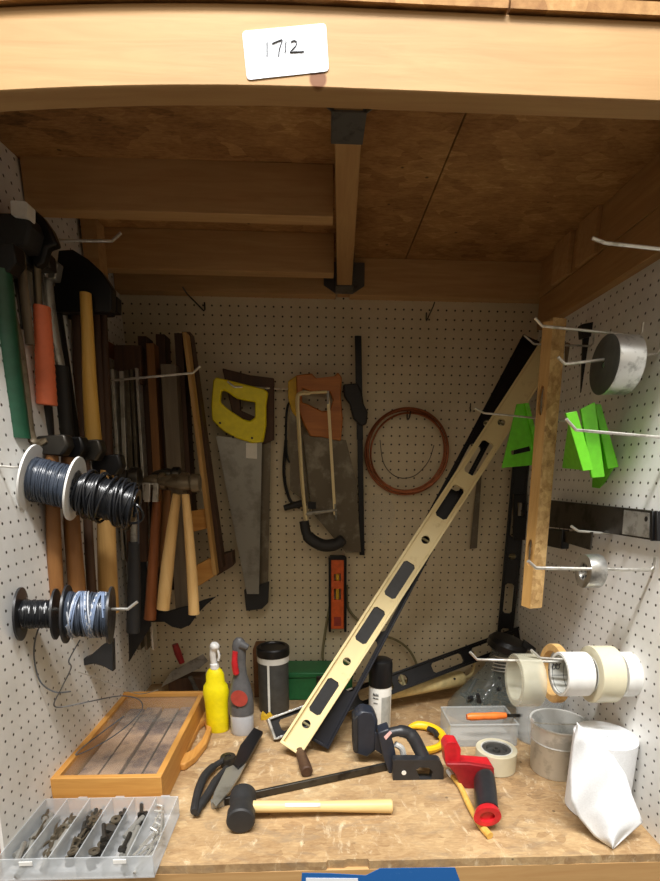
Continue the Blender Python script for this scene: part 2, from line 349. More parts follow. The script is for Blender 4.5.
def hanger(y0, y1, xc, label):
    t = thing('joist_hanger', label, 'bracket', (xc, y0, 47.2))
    m = MB().box((xc - .95, y0, 47.18), (xc + .95, y1, 47.28)).box((xc - .96, y0, 47.2), (xc - .86, y1, 50.4)).box((xc + .86, y0, 47.2), (xc + .96, y1, 50.4))
    obj('saddle', m, 'hanger', t)
    yf = y0 if abs(y0 + 31.9) < 1 else y1 - .1
    for s in (-1, 1):
        a = xc + s * .96
        obj('flange', MB().prism([V((a, yf, 47.2)), V((a + s * 1.3, yf, 48.0)), V((a + s * 1.3, yf, 50.3)), V((a, yf, 50.3))], (0, .1, 0)), 'hanger', t)
    return t
hanger(-31.88, -29.0, 24.15, 'grey steel joist hanger where the ceiling joist meets the front beam')
hanger(-4.2, -1.7, 25.3, 'dark steel joist hanger holding the joist against the back wall')

# card on the beam
cp = pts([(242, 31), (326, 23), (329, 71), (247, 80)], Y=FY - .04)
t = thing('paper_card', 'white rounded card with the pencilled number 1712 on the front beam', 'card', (cp[3] + cp[2]) / 2)
def rounded(P, r=.25, k=4):
    out = []; n = len(P)
    for i in range(n):
        a, b, c = P[i - 1], P[i], P[(i + 1) % n]; p = b + (a - b).normalized() * r; q = b + (c - b).normalized() * r
        for j in range(k + 1):
            u = j / k; out.append(p * (1 - u) ** 2 + b * 2 * u * (1 - u) + q * u * u)
    return out
obj('card_sheet', MB().prism(rounded(cp, .2), (0, .03, 0)), 'paper', t)
nm = MB()
for st in ([(267, 41), (267, 56)], [(272, 43.5), (281, 40), (282, 41), (279.5, 49), (278.5, 56)], [(286, 41), (285, 52.5)], [(291, 42), (294, 40.5), (296.5, 42), (295.5, 46), (290.5, 51.5), (292, 52), (304, 51.5)]):
    nm.tube(spline(pts(st, Y=FY - .055), 5), .03, 6)
obj('handwritten_number', nm, 'ink', t)
tb = pts([(302, 873), (330, 873.5), (366, 875.5), (380, 868.5), (455, 867.5), (460, 881), (461, 900), (300, 900)], Y=FY - .02)
solo('painters_tape', MB().prism(tb, (0, .03, 0)), 'tapeblue', 'torn strip of blue tape stuck along the bench front below the edge', 'tape')
solo('paper_label', MB().prism(pts([(306, 878), (358, 878.5), (358, 900), (306, 900)], Y=FY - .04), (0, .02, 0)), 'paper', 'pale paper label lying over the blue tape on the bench front', 'label')

# ================================================================ HOOKS
def hook(base, tip, label, up=(0, 0, .8), end=None, r=.11, mat='zinc', wall=(1, 0, 0)):
    base, tip, w = V(base), V(tip), V(wall)
    d = (tip - base).normalized(); e = tip + (V(end) if end is not None else d * .75 + V(up) * .7)
    p = [base + EZ * 1.0, base + EZ * .25, base + d * .25] + [base + (tip - base) * k for k in (.3, .6, .9)] + [tip, tip + (e - tip) * .5, e]
    return solo('peg_hook', MB().tube(p, r, 8), mat, label, 'hook', 'metal pegboard hooks')
hk_label = '%s'
a = at(112, 241, X=6.5); hook((XL(a.z), a.y, a.z - .1), a, 'empty white hook beside the black hammer heads, top left')
a = at(193, 373, Y=-9.5); hook((XL(a.z) + .0, a.y - .2, a.z - 1.0), a, 'empty pale hook in front of the hanging steel rules, left wall')
a = at(128, 609, Y=-27.2); LOW = a; hook((XL(a.z), a.y, a.z - .05), a, 'white hook tip holding the two black spools, lower left')
a = at(17, 471, Y=-28.4); hook((XL(28), -28.4, 28.2), (1.6, -28.4, 28.1), 'short hook by the upper white spool, at the left frame edge', r=.08, end=V((.3, 0, .02)))
def rhook(base, bend, tip, label, y, mat='zinc', r=.11):
    b, e = at(*bend, Y=y), at(*tip, Y=y - .1)
    bs = at(*base, Y=y); k = (XR(bs.z) - b.x) / (bs.x - b.x); bs = b + (bs - b) * k
    return hook(bs, b, label, end=e - b, mat=mat, r=r)
rhook((660, 249), (605, 243), (592, 238), 'empty white hook highest on the right wall', -28.7)
rhook((640, 336), (542, 326), (535, 318), 'long thin hook over the top of the mottled wooden straightedge', -21.8)
rhook((600, 346.5), (534, 344), (524, 335), 'dull hook at the top of the dark diagonal level', -14, 'steel', .09)
rhook((655, 354), (565, 364), (558, 357), 'hook carrying the silver tape roll on the right wall', -24.6)
rhook((657, 437), (576, 430), (566, 419), 'white hook crossing in front of the green speed squares', -28.2)
rhook((515, 416), (484, 413), (475, 408), 'thin hook touching the upper end of the cream level, back right', -17.5, 'zinc', .09)
rhook((655, 570), (536, 568), (528, 561), 'long hook low on the right wall carrying the small metal disc', -28.0, r=.13)
rhook((600, 533), (578, 531), (571, 526), 'short hook under the dark steel saw on the right wall', -22)
rhook((640, 664), (477, 659.5), (470, 652), 'long hook threaded through the clear tape roll, right wall', -26.0)
rhook((640, 664), (540, 658), (531, 650), 'hook threaded through the white printed tape roll', -26.8)
b = at(205, 312, Y=-.1); hook(b, b + V((-1.2, -3.2, .9)), 'empty dark hook on the back wall, upper left', mat='dksteel', r=.08, end=V((-.3, -.5, .5)))
b = at(426, 322, Y=-.1); hook(b, b + V((.3, -2.2, 1.0)), 'empty dark hook on the back wall under the rear beam', mat='dksteel', r=.07, end=V((.1, -.3, .4)))
b = at(270, 389, Y=-.1); SAWH = b; hook(b + V((4, 0, 0)), b + V((-3.8, -2.6, -.2)), 'pale hook between the two groups of hand saws', wall=(0, -1, 0))
b = at(470, 412, Y=-.1); hook(b, b + V((-.6, -2.4, -.1)), 'small dark hook on the back wall over the narrow hanging blade', mat='dksteel', r=.07, end=V((-.2, -.3, .3)))
b = at(407, 420, Y=-.1); hook(b, b + V((0, -1.6, .1)), 'short hook holding the copper coil on the back wall', mat='dksteel', r=.08)
b = at(521, 516, Y=-.1); hook(b, b + V((-1, -3.0, .2)), 'thin hook by the black corner level, half way up', mat='dksteel', r=.07)

# ================================================================ LEFT WALL, TOP CLUSTER
def handle(path, widths, Y, mat, parent, name='handle', flat=1.0, ppi=None):
    P = [at(x, y, Y=Y) for x, y in path]; rs = []
    for (x, y), w in zip(path, widths): rs.append((at(x + w, y, Y=Y) - at(x, y, Y=Y)).length / 2)
    P2 = spline(P, 5); n = len(P) - 1; r2 = []
    for i in range(len(P2)):
        k = min(i / 5, n - 1e-6); j = int(k); r2.append(rs[j] + (rs[j + 1] - rs[j]) * (k - j))
    return obj(name, MB().tube(P2, r2, 14, flat=flat), mat, parent)
def slab(P, Y, th, mat, parent, name='head', bevel=.1, holes=()):
    return obj(name, MB().prism(pts(P, Y=Y), (0, th, 0), [pts(h, Y=Y) for h in holes]), mat, parent, bevel)
# green-handled hammer
t = thing('hammer', 'hammer with a dark green handle hanging at the left frame edge', 'hammer', at(16, 437, Y=-25))
handle([(2, 270), (6, 330), (11, 390), (16, 438)], [18, 22, 25, 27], -25, 'green', t)
slab([(-22, 243), (14, 243), (16, 262), (8, 272), (-6, 272), (-24, 262)], -25.4, 1.3, 'blackm', t)
# hatchet with orange grip
t = thing('hatchet', 'hatchet with black curved head, steel shaft and orange ribbed grip', 'hatchet', at(47, 405, Y=-22))
slab([(4, 226), (18, 219), (31, 206), (42, 216), (51, 229), (57, 244), (47, 247), (43, 262), (35, 268), (29, 256), (14, 252), (2, 250)], -22.2, .9, 'blackm', t, bevel=.18)
handle([(37, 250), (38, 280), (40, 312)], [9, 6, 5], -21.8, 'rust', t, 'shaft', .5)
g = MB(); P0, P1 = at(42, 306, Y=-21.8), at(47, 405, Y=-21.8); L = (P1 - P0).length
prof = [(0, 0), (.58, 0)]
for i in range(27):
    h = .15 + (L - .3) * i / 26; prof.append(((.62 + .16 * i / 26) * (1 - (.05 if i % 2 else 0)), h))
prof += [(.74, L), (0, L)]
g.lathe(prof, P0, P1 - P0, 20, sy=.8); obj('grip', g, 'orange', t)
# white-faced mallet
t = thing('mallet', 'black mallet with a square white striking face, top left corner', 'mallet', at(24, 330, Y=-23.5))
slab([(-20, 212), (26, 212), (31, 226), (26, 246), (-20, 246)], -24, 2, 'black', t, bevel=.2)
obj('striking_face', MB().prism(rounded(pts([(10, 200), (27, 201.5), (27, 217), (11, 215)], Y=-24.4), .15), (0, 1.1, 0)), 'white', t, .08)
handle([(19, 244), (24, 290), (30, 345)], [9, 9, 9], -23.0, 'grey_wood', t)
# pry bar
t = thing('pry_bar', 'old tan-painted pry bar with a hooked foot between green and orange grips', 'pry bar', at(30, 440, Y=-23.8))
P = spline(pts([(2, 262), (9, 300), (12, 316), (18, 340), (25, 390), (30, 432), (36, 443), (47, 440)], Y=-23.8), 5)
obj('bar', MB().tube(P, [.36] * (len(P) - 6) + [.36, .36, .36, .34, .3, .22], 8, flat=.7), 'rust', t)
# yellow-handled hammer
t = thing('sledge_hammer', 'hammer with dark wedge head and plain yellow wooden handle, top left', 'hammer', at(93, 440, Y=-16))
slab([(58, 250), (72, 249), (88, 259), (101, 271), (112, 288), (111, 312), (86, 311), (60, 312), (44, 310), (42, 290), (54, 286)], -17, 1.1, 'blackm', t, bevel=.2)
handle([(85.5, 293), (88, 340), (90, 390), (93.5, 440)], [11, 12, 14, 16], -17.6, 'yel_wood', t)
# steel-shafted hammer behind
t = thing('claw_hammer', 'claw hammer with bare grey shaft and black grip behind the orange grip', 'hammer', at(70, 452, Y=-18))
slab([(42, 246), (52, 258), (58, 262), (55, 279), (47, 279), (48, 268), (40, 256)], -19, 1, 'steel', t, bevel=.1)
handle([(48, 278), (53, 325), (61, 368)], [9, 10, 9], -18.4, 'steel', t, 'shaft', .5)
handle([(61, 366), (64, 410), (68, 458)], [14, 15, 16], -18.2, 'black', t, 'grip')
t = thing('hammer', 'hammer with a black rubber grip directly below the orange grip', 'hammer', at(45, 448, Y=-20.4))
slab([(22, 252), (48, 252), (50, 268), (22, 268)], -20.8, 1.2, 'dksteel', t)
handle([(36, 265), (40, 330), (44, 400)], [8, 8, 9], -20.4, 'dksteel', t, 'shaft')
handle([(43, 395), (45, 420), (46, 446)], [15, 16, 16], -20.4, 'black', t, 'grip')
for i, (xa, xb, w, lab, mt) in enumerate(((76, 82, 11, 'dark-handled hammer half hidden left of the yellow handle', 'dk_wood'), (103, 108, 9, 'dark brown stick-like handle hanging right of the yellow handle', 'dk_wood'))):
    t = thing('hammer', lab, 'hammer', at(xb, 455, Y=-14.5 + i * 2))
    slab([(xa - 16, 296), (xa + 14, 296), (xa + 14, 312), (xa - 16, 312)], -15 + i * 2, 1.2, 'blackm', t)
    handle([(xa, 310), ((xa + xb) / 2, 380), (xb, 462)], [w - 2, w, w + 2], -14.5 + i * 2, mt, t)
for xt, yt, xb, yb, w, Y, mt, lab in ((54, 300, 76, 470, 15, -16.2, 'blackm', 'black bar-like tool handle hanging between orange grip and yellow handle'),
        (12, 262, 22, 330, 10, -22.4, 'dksteel', 'dark steel shank under the white-faced mallet, top left'),
        (24, 330, 33, 430, 7, -19.4, 'dk_wood', 'dark wooden handle just left of the orange grip'),
        (62, 316, 80, 462, 9, -14.2, 'blackm', 'black rod-like handle close behind the yellow handle'),
        (96, 312, 104, 470, 12, -12.6, 'dk_wood', 'dark wide handle right behind the yellow handle')):
    t = thing('hammer', lab, 'hammer', at(xb, yb, Y=Y), 'dark tools crowded in the top left')
    handle([(xt, yt), ((xt + xb) / 2, (yt + yb) / 2), (xb, yb)], [w * .8, w, w * 1.05], Y, mt, t)
    slab([(xt - 12, yt - 14), (xt + 14, yt - 14), (xt + 15, yt + 2), (xt - 12, yt + 3)], Y - .2, 1.2, 'blackm', t, bevel=.15)
# row of wooden handles below the upper spools
for i, (xt, yt, xb, yb, w, mt, lab) in enumerate(((52, 450, 57, 612, 14, 'brn_wood', 'brown wooden hammer handle nearest the left wall, between the spools'),
        (68, 452, 79, 612, 16, 'brn_wood', 'wide brown wooden handle second from the left wall, between the spools'),
        (86, 455, 93, 612, 9, 'dk_wood', 'narrow dark wooden handle between the wide brown and the tan handles'),
        (106, 470, 109, 612, 18, 'tan_wood', 'tan scuffed wooden handle hanging below the black wire coil'))):
    Y = (-23.2, -21.6, -20, -18.6)[i]
    t = thing('hammer', lab, 'hammer', at(xb, yb, Y=Y), 'hammers hanging behind the wire spools')
    handle([(xt, yt), ((xt + xb) / 2 - 1, (yt + yb) / 2), (xb, yb)], [w * .85, w, w * 1.08], Y, mt, t)
    slab([(xt - 17, yt - 14), (xt + 13, yt - 16), (xt + 16, yt - 4), (xt + 10, yt + 6), (xt - 14, yt + 4)], Y - .6, 1.3, 'blackm' if i % 2 else 'dksteel', t, bevel=.2)

# ================================================================ HAMMERS ON THE HOOK BEHIND THE COIL
a = at(190, 484, Y=-12.4); hook((XL(a.z), a.y, a.z), a, 'hook that carries the row of small hammers, left wall', end=V((.6, 0, .5)))
def round_head(x0, x1, yc, r, Y, mat, t, claw=True):
    a, b = at(x0, yc, Y=Y), at(x1, yc, Y=Y); d = (b - a); L = d.length
    m = MB().lathe([(0, 0), (r * .95, 0), (r, .12), (r, L * .22), (r * .7, L * .3), (r * .8, L * .45), (r * .75, L * .62), (r * .45, L * .85), (r * .2, L), (0, L)], b, -d, 18, sy=.85)
    obj('head', m, mat, t)
t = thing('hammer', 'light-handled hammer left of the pair, its handle slanting to the left', 'hammer', at(163, 608, Y=-12.6), 'hammers with light wooden handles')
handle([(177, 494), (172, 530), (167, 570), (163, 609)], [8, 11, 13, 13], -12.6, 'ash', t); round_head(158, 189, 481, .95, -12.6, 'rust', t)
t = thing('hammer', 'light-handled hammer right of the pair, nearest the yellow saw', 'hammer', at(194, 614, Y=-13.4), 'hammers with light wooden handles')
handle([(185.5, 494), (189, 535), (192, 575), (194, 614)], [7.5, 9.5, 10.5, 11], -13.4, 'ash', t); round_head(166, 200, 483, .95, -13.4, 'rust', t)
t = thing('claw_hammer', 'claw hammer with red-brown handle and bright claw tips', 'hammer', at(150, 618, Y=-11.6))
handle([(157, 500), (154, 550), (150, 619)], [8, 10, 12], -11.6, 'red_wood', t); round_head(141, 166, 481, .9, -11.8, 'rust', t)
for xx in (146, 154):
    obj('claw', MB().prism(pts([(xx - 1, 484), (xx + 4, 484), (xx + 3.5, 502), (xx - 2, 502)], Y=-12.8), (0, .4, 0)), 'zinc', t, .05)
t = thing('claw_hammer', 'steel hammer with silver neck and long black grip, beside the coil', 'hammer', at(134, 650, Y=-13.6))
round_head(100, 140, 477, 1.0, -13.6, 'dksteel', t)
handle([(133, 484), (134, 515), (134, 546)], [8, 7, 7], -13.6, 'steel', t, 'neck', .6); handle([(134, 542), (134, 590), (133, 632)], [11, 13, 13], -13.6, 'black', t, 'grip')
t = thing('hammer', 'brown-handled hammer just behind the red-brown one', 'hammer', at(165, 560, Y=-9.4))
handle([(167, 490), (165, 530), (163, 566)], [8, 9, 10], -9.4, 'brn_wood', t); round_head(152, 180, 474, .8, -9.4, 'dksteel', t)

# ================================================================ STEEL RULES AND WOODEN BOARDS HUNG EDGE-ON
def strip(name, cat, lab, x0, y0, x1, y1, w, Y, depth, mat, group=None, mb=None):
    a, b = at(x0, y0, Y=Y), at(x1, y1, Y=Y); ww = (at(x0 + w, y0, Y=Y) - a).length
    m = (mb or MB()).obox(a + EY * depth / 2, b + EY * depth / 2, EX, ww, EY, depth)
    return solo(name, m, mat, lab, cat, group, .03)
strip('steel_rule', 'rule', 'leftmost of the thin steel rules hanging edge-on, left back corner', 112, 369, 123, 560, 3.2, -8.2, 1.4, 'zinc', 'steel rules hanging edge-on')
strip('steel_rule', 'rule', 'second thin steel rule from the left, bright edged', 121, 371, 131, 640, 4, -8.0, 1.4, 'zinc', 'steel rules hanging edge-on')
strip('steel_rule', 'rule', 'third steel rule from the left, the thickest one', 126, 370, 139, 650, 4.5, -7.8, 1.4, 'olds', 'steel rules hanging edge-on')
strip('steel_rule', 'rule', 'fourth steel rule from the left, dull and narrow', 131, 369, 146, 650, 3, -7.6, 1.4, 'olds', 'steel rules hanging edge-on')
strip('steel_rule', 'rule', 'rightmost steel rule of the row, thin and bright', 136, 368, 153, 650, 2.6, -7.4, 1.4, 'zinc', 'steel rules hanging edge-on')
solo('tool_box_lid', MB().prism(pts([(114, 345), (140, 345), (142, 384), (114, 384)], Y=-7), (0, 2.6, 0)), 'dk_wood', 'dark block above the steel rules in the left back corner', 'block', bevel=.08)
for x0, y0, x1, y1, w, Y, mt, lab in ((103, 340, 111, 610, 8, -6, 'red_wood', 'reddish plank behind the steel rules, nearest the left wall'),
        (142, 336, 152, 560, 9, -5.6, 'dk_wood', 'dark plank just right of the steel rules'),
        (150, 343, 163, 600, 8, -6.6, 'brn_wood', 'brown plank with a lit edge hanging in the left back corner'),
        (160, 334, 170, 590, 9, -5, 'dk_wood', 'dark plank behind the greyed one, left back corner'),
        (168, 364, 183, 622, 15, -7.2, 'grey_wood', 'wide greyed plank behind the light-handled hammers'),
        (178, 333, 190, 530, 8, -5.4, 'dk_wood', 'dark plank left of the ladder-like wooden trestle')):
    strip('wooden_plank', 'plank', lab, x0, y0, x1, y1, w, Y, 2.2, mt, 'wooden planks hanging edge-on')
t = thing('wooden_trestle', 'ladder-like wooden trestle with tan crosspieces beside the yellow saw', 'trestle', at(216, 575, Y=-5.5))
m = MB().obox(at(186, 334, Y=-6.2), at(216, 574, Y=-6.2), EX, .45, EY, 1.5); obj('stile', m, 'tan_wood', t, .04)
m = MB().obox(at(188, 334, Y=-4.2), at(221, 566, Y=-4.2), EX, .9, EY, 2.0); obj('stile', m, 'dk_wood', t, .04, 'dark stile')
for P in ([(187, 512), (208, 508), (209, 528), (189, 533)], [(193, 567), (214, 556), (216, 575), (196, 588)]):
    obj('crosspiece', MB().prism(pts(P, Y=-6.6), (0, 1.0, 0)), 'oak', t, .04)
obj('end_block', MB().prism(pts([(216, 556), (232, 552), (233, 566), (217, 576)], Y=-3.6), (0, 2.2, 0)), 'dk_wood', t, .04)
t = thing('pruning_saw', 'black curved blade tip hanging below the light-handled hammers', 'saw', at(180, 629, Y=-9))
obj('blade', MB().prism(pts([(216, 597), (204, 600), (188, 606), (166, 612), (150, 612), (148, 622), (164, 622), (172, 627), (181, 629), (190, 625), (197, 615), (206, 605)], Y=-9), (0, .4, 0)), 'blackm', t, .04)
obj('back', MB().prism(pts([(150, 560), (158, 560), (164, 622), (150, 622)], Y=-8.9), (0, .3, 0)), 'blackm', t)
t = thing('hand_saw', 'black triangular saw handle hanging below the blue wire spool', 'saw', at(95, 672, Y=-19))
obj('handle', MB().prism(pts([(68, 666), (67, 660), (74, 663), (90, 656), (101, 646), (112, 640), (113, 672), (104, 667), (94, 664), (82, 666), (74, 669)], Y=-19), (0, .8, 0)), 'black', t, .08)
obj('blade', MB().prism(pts([(104, 602), (112, 602), (113, 642), (106, 645)], Y=-18.8), (0, .12, 0)), 'olds', t)
t = thing('keyhole_saw', 'dark pointed saw hanging behind the black-gripped hammer', 'saw', at(130, 662, Y=-10.4))
obj('blade', MB().prism(pts([(127, 560), (146, 560), (151, 626), (129, 662)], Y=-10.4), (0, .15, 0)), 'blackm', t)
obj('handle', MB().prism(pts([(126, 500), (146, 500), (147, 562), (126, 562)], Y=-10.6), (0, .7, 0)), 'dk_wood', t, .08)

# ================================================================ WIRE SPOOLS
def spool(lab, c0, c1, rf0, rf1, rw, mfl, mw, wr, turns, strands, group=None, fl_th=.14):
    c0, c1 = V(c0), V(c1); d = (c1 - c0); L = d.length; ax = d.normalized()
    t = thing('wire_spool', lab, 'spool', c0 - EZ * rf0, group)
    for c, rf, sg in ((c0, rf0, 1), (c1, rf1, -1)):
        if rf: obj('flange', MB().lathe([(.2, 0), (rf, 0), (rf, fl_th), (.2, fl_th), (.2, 0)], c, ax * sg, 40), mfl, t)
    obj('barrel', MB().lathe([(.16, 0), (rw - wr * 1.5, 0), (rw - wr * 1.5, L), (.16, L), (.16, 0)], c0, ax, 28), mw, t)
    w = MB(); ex = ax.orthogonal().normalized(); ey = ax.cross(ex)
    for layer in range(strands):
        P = []; nn = int(turns * 16); ph = random.uniform(0, 6)
        for i in range(nn + 1):
            u = i / nn; th = 2 * math.pi * turns * u + ph; rr = rw + layer * wr * .9 + random.uniform(-.04, .05)
            uu = u if layer == 0 else .5 - .5 * math.cos(math.pi * u * (1 + 2 * layer))
            P.append(c0 + ax * (fl_th + wr + (L - 2 * fl_th - 2 * wr) * uu) + ex * (rr * math.cos(th)) + ey * (rr * math.sin(th)))
        w.tube(P, wr, 6)
    obj('wire', w, mw, t); return t
A, B = at(31, 478.5, Y=-25), at(76, 489, Y=-24.6)
A.x = max(A.x, XL(A.z) + .1)
spool('white-flanged spool of slate grey wire on the left wall', A, B, 2.55, 2.45, 1.55, 'white', 'dwire', .075, 20, 2)
C0, C1 = at(80, 492, Y=-24.5), at(136, 507, Y=-24.0); ax = (C1 - C0).normalized(); L = (C1 - C0).length
m = MB(); ex = ax.orthogonal().normalized(); ey = ax.cross(ex)
for k in range(26):
    c = C0 + ax * (.1 + (L - .3) * random.random()); r = random.uniform(1.45, 1.95); tl = random.uniform(-.22, .22); tl2 = random.uniform(-.2, .2)
    m.tube([c + ex * (r * math.cos(q)) + ey * (r * math.sin(q)) + ax * (tl * r * math.cos(q) + tl2 * r * math.sin(q)) for q in [i * math.pi / 14 for i in range(28)]], .085, 6, True)
for k in range(40):
    c = C0 + ax * (.15 + (L - .4) * k / 39); r = 1.5 + random.uniform(-.03, .1)
    m.tube([c + ex * (r * math.cos(q)) + ey * (r * math.sin(q)) for q in [i * math.pi / 12 for i in range(24)]], .07, 6, True)
t = thing('wire_coil', 'thick shiny coil of black wire at the hook end beside the white spool', 'wire', C0 - EZ * 2)
obj('loops', m, 'bwire', t); obj('inner_core', MB().lathe([(.9, 0), (1.4, 0), (1.4, L), (.9, L), (.9, 0)], C0, ax, 28), 'bwire', t)
c = at(133, 513, Y=-24.4)
obj('tie_loop', MB().tube([c + V((math.cos(q) * .75, -.3 * math.sin(q * 2), math.sin(q) * .8)) for q in [i * math.pi / 12 for i in range(24)]], .1, 6, True).tube(spline([c + V((.2, -.2, .9)), c + V((.5, -.4, -.2)), c + V((.25, -.1, -2.4))], 6), .07, 6), 'bwire', t)
A, B = at(20, 614, Y=-28.6), at(57, 614, Y=-28); A.x = max(A.x, XL(A.z) + .1)
spool('black-flanged spool of black wire, lower left against the wall', A, B, 1.95, 1.9, 1.0, 'blackp', 'bwire', .06, 20, 1, 'black-flanged spools on the lower hook')
A, B = at(66, 614, Y=-27.7), at(112, 615, Y=-27)
spool('black-flanged spool of blue and grey wire at the hook tip, lower left', A, B, 2.2, 2.2, 1.6, 'blackp', 'dwire', .075, 13, 2, 'black-flanged spools on the lower hook')
tb_ = [o for o in bpy.data.objects if o.get('label', '').startswith('black-flanged spool of blue')][0]
ax = (B - A).normalized(); L = (B - A).length; ex = ax.orthogonal().normalized(); ey = ax.cross(ex)
for k in range(9):
    n_ = 36; u0, u1 = random.uniform(.1, .14), random.uniform(.86, .9)
    if k % 2: u0, u1 = u1, u0
    ph = random.uniform(0, 6); P = [A + ax * (L * (u0 + (u1 - u0) * i / n_)) + ex * (1.72 * math.cos(ph + 11 * i / n_)) + ey * (1.72 * math.sin(ph + 11 * i / n_)) for i in range(n_ + 1)]
    obj('strand', MB().tube(P, .06, 6), 'bluewire' if k % 3 else 'palewire', tb_)
def wire(lab, P, r, mat, name='loose_wire'):
    return solo(name, MB().tube(spline([at(x, y, Y=Y) for x, y, Y in P], 7), r, 6), mat, lab, 'wire')
wire('grey wire end curling down from the lower spools against the pegboard', [(52, 606, -27.9), (38, 630, -28.0), (34, 655, -27.6), (40, 681, -27.2), (55, 692, -26.8), (71, 691.5, -26.5)], .06, 'gwire')
wire('dark wire hanging from the blue spool and looping over the wooden tray', [(80, 640, -28.2), (69, 660, -28.0), (71, 668, -27.6), (62, 687, -27), (54, 704, -26.5), (62, 707, -26), (92, 701, -25), (120, 696, -23), (138, 699, -21.5), (142, 709, -21), (128, 725, -21.5), (104, 742, -22.5), (77, 755, -23), (82, 748, -22.5), (104, 731, -21.5), (124, 716, -20.5)], .055, 'gwire')
wire('pale wire strand lying across the back of the wooden tray', [(78, 672, -22), (102, 680, -20), (126, 690, -18), (140, 694, -15), (158, 690, -12)], .045, 'zinc')

# ================================================================ BACK WALL
# yellow hand saw
t = thing('hand_saw', 'hand saw with bright yellow plastic handle on the back wall', 'saw', at(240, 595, Y=-2))
obj('blade', MB().prism(pts([(216, 436), (262, 440), (259, 594), (247, 594)], Y=-2.1), (0, .06, 0)), 'blade', t)
obj('handle', MB().prism(pts([(213, 380), (216, 377), (240, 383), (264, 389), (268, 392), (266, 405), (266, 425), (263, 442), (252, 443), (236, 438), (222, 430), (212, 420), (211, 405)], Y=-2.5), (0, .8, 0),
    [pts([(221, 391), (224, 390), (236, 398), (243, 400), (255, 402), (255, 417), (250, 421), (243, 419), (228, 409), (220, 402)], Y=-2.5)]), 'yellow', t, .14)
for x, y in ((220, 423), (233, 437), (252, 438)):
    p = at(x, y, Y=-2.55); obj('screw', MB().cyl(p, p + EY * .1, .13, n=12), 'blackm', t)
obj('sticker', MB().prism(pts([(246, 443), (257, 443), (257, 459), (246, 458)], Y=-2.13), (0, .02, 0)), 'lbl', t)
t = thing('hand_saw', 'dark older hand saw hanging behind the yellow-handled saw', 'saw', at(258, 600, Y=-1))
obj('blade', MB().prism(pts([(238, 430), (271, 436), (268, 592), (246, 597)], Y=-1.2), (0, .06, 0)), 'olds', t)
obj('handle', MB().prism(pts([(222, 368), (250, 375), (274, 378), (274, 440), (258, 446), (236, 430)], Y=-1.5), (0, .7, 0), [pts([(240, 388), (262, 394), (258, 418), (240, 410)], Y=-1.5)]), 'dk_wood', t, .12)
obj('tip_guard', MB().prism(pts([(244, 590), (269, 582), (268, 603), (262, 609), (246, 611)], Y=-1.5), (0, .6, 0)), 'black', t, .08)
# wood handled saw
t = thing('hand_saw', 'hand saw with orange-brown wooden handle and worn blade on the back wall', 'saw', at(350, 550, Y=-1.6))
obj('blade', MB().prism(pts([(303, 434), (346, 440), (356, 480), (361, 552), (346, 553), (312, 512)], Y=-1.5), (0, .06, 0)), 'olds', t)
obj('handle', MB().prism(pts([(296, 375), (312, 373), (316, 378), (334, 376), (338, 372), (342, 377), (341, 396), (343, 420), (341, 441), (322, 437), (310, 436), (304, 425), (297, 408)], Y=-1.9), (0, .8, 0),
    [pts([(302, 388), (310, 391), (330, 392), (333, 400), (330, 410), (322, 411), (310, 405), (302, 402)], Y=-1.9)]), 'saw_wood', t, .14)
t = thing('hand_saw', 'saw with dull yellow grip edge hidden behind the wooden-handled saw', 'saw', at(296, 500, Y=-1))
obj('handle', MB().prism(pts([(288, 381), (297, 375), (299, 420), (292, 412), (288, 398)], Y=-1.3), (0, .7, 0)), 'dull_yel', t, .12)
obj('blade', MB().prism(pts([(290, 408), (300, 412), (309, 505), (290, 490)], Y=-1.0), (0, .06, 0)), 'olds', t)
# small black coping frame
t = thing('coping_saw', 'thin black bow of a saw peeking out left of the hacksaw', 'saw', at(298, 505, Y=-.8))
obj('bow', MB().tube(spline(pts([(300, 398), (288, 405), (286, 435), (288, 460), (296, 462)], Y=-.8), 6), .14, 8).tube(spline(pts([(286, 440), (284, 475), (290, 500), (300, 508)], Y=-.6), 6), .2, 8), 'blackm', t)
obj('handle', MB().tube(pts([(284, 508), (306, 502)], Y=-.8), [.35, .45], 12), 'black', t)
# hacksaw
t = thing('hacksaw', 'hacksaw with cream painted frame and black grip on the back wall', 'saw', at(322, 548, Y=-3))
obj('frame', MB().tube(spline(pts([(310, 393), (301, 393.5), (297.5, 399), (299, 430), (302, 480), (306, 522)], Y=-3), 6), .3, 8, flat=.6).tube(pts([(303, 393), (327, 392)], Y=-3), .16, 8), 'level_tan', t)
obj('blade', MB().obox(at(328, 397, Y=-3), at(335, 515, Y=-3), EX, .34, EY, .08), 'level_tan', t)
obj('arm', MB().tube(pts([(306, 514), (337, 510)], Y=-3), [.28, .14], 8), 'steel', t)
obj('blade_pin', MB().tube(pts([(328, 391), (328, 404)], Y=-3), .15, 8), 'steel', t)
obj('blade_pin', MB().tube(pts([(335, 504), (336, 520)], Y=-3), .12, 8), 'steel', t)
obj('grip', MB().tube(spline(pts([(304, 521), (308, 536), (322, 545), (336, 544), (344, 538)], Y=-3), 6), [.62] * 6 + [.78] * 6 + [.8] * 6 + [.74] * 5 + [.6, .35], 14, flat=.9), 'black', t)
obj('tip', MB().prism(pts([(308, 502), (316, 502), (316, 509), (308, 509)], Y=-3.2), (0, .4, 0)), 'blackm', t)
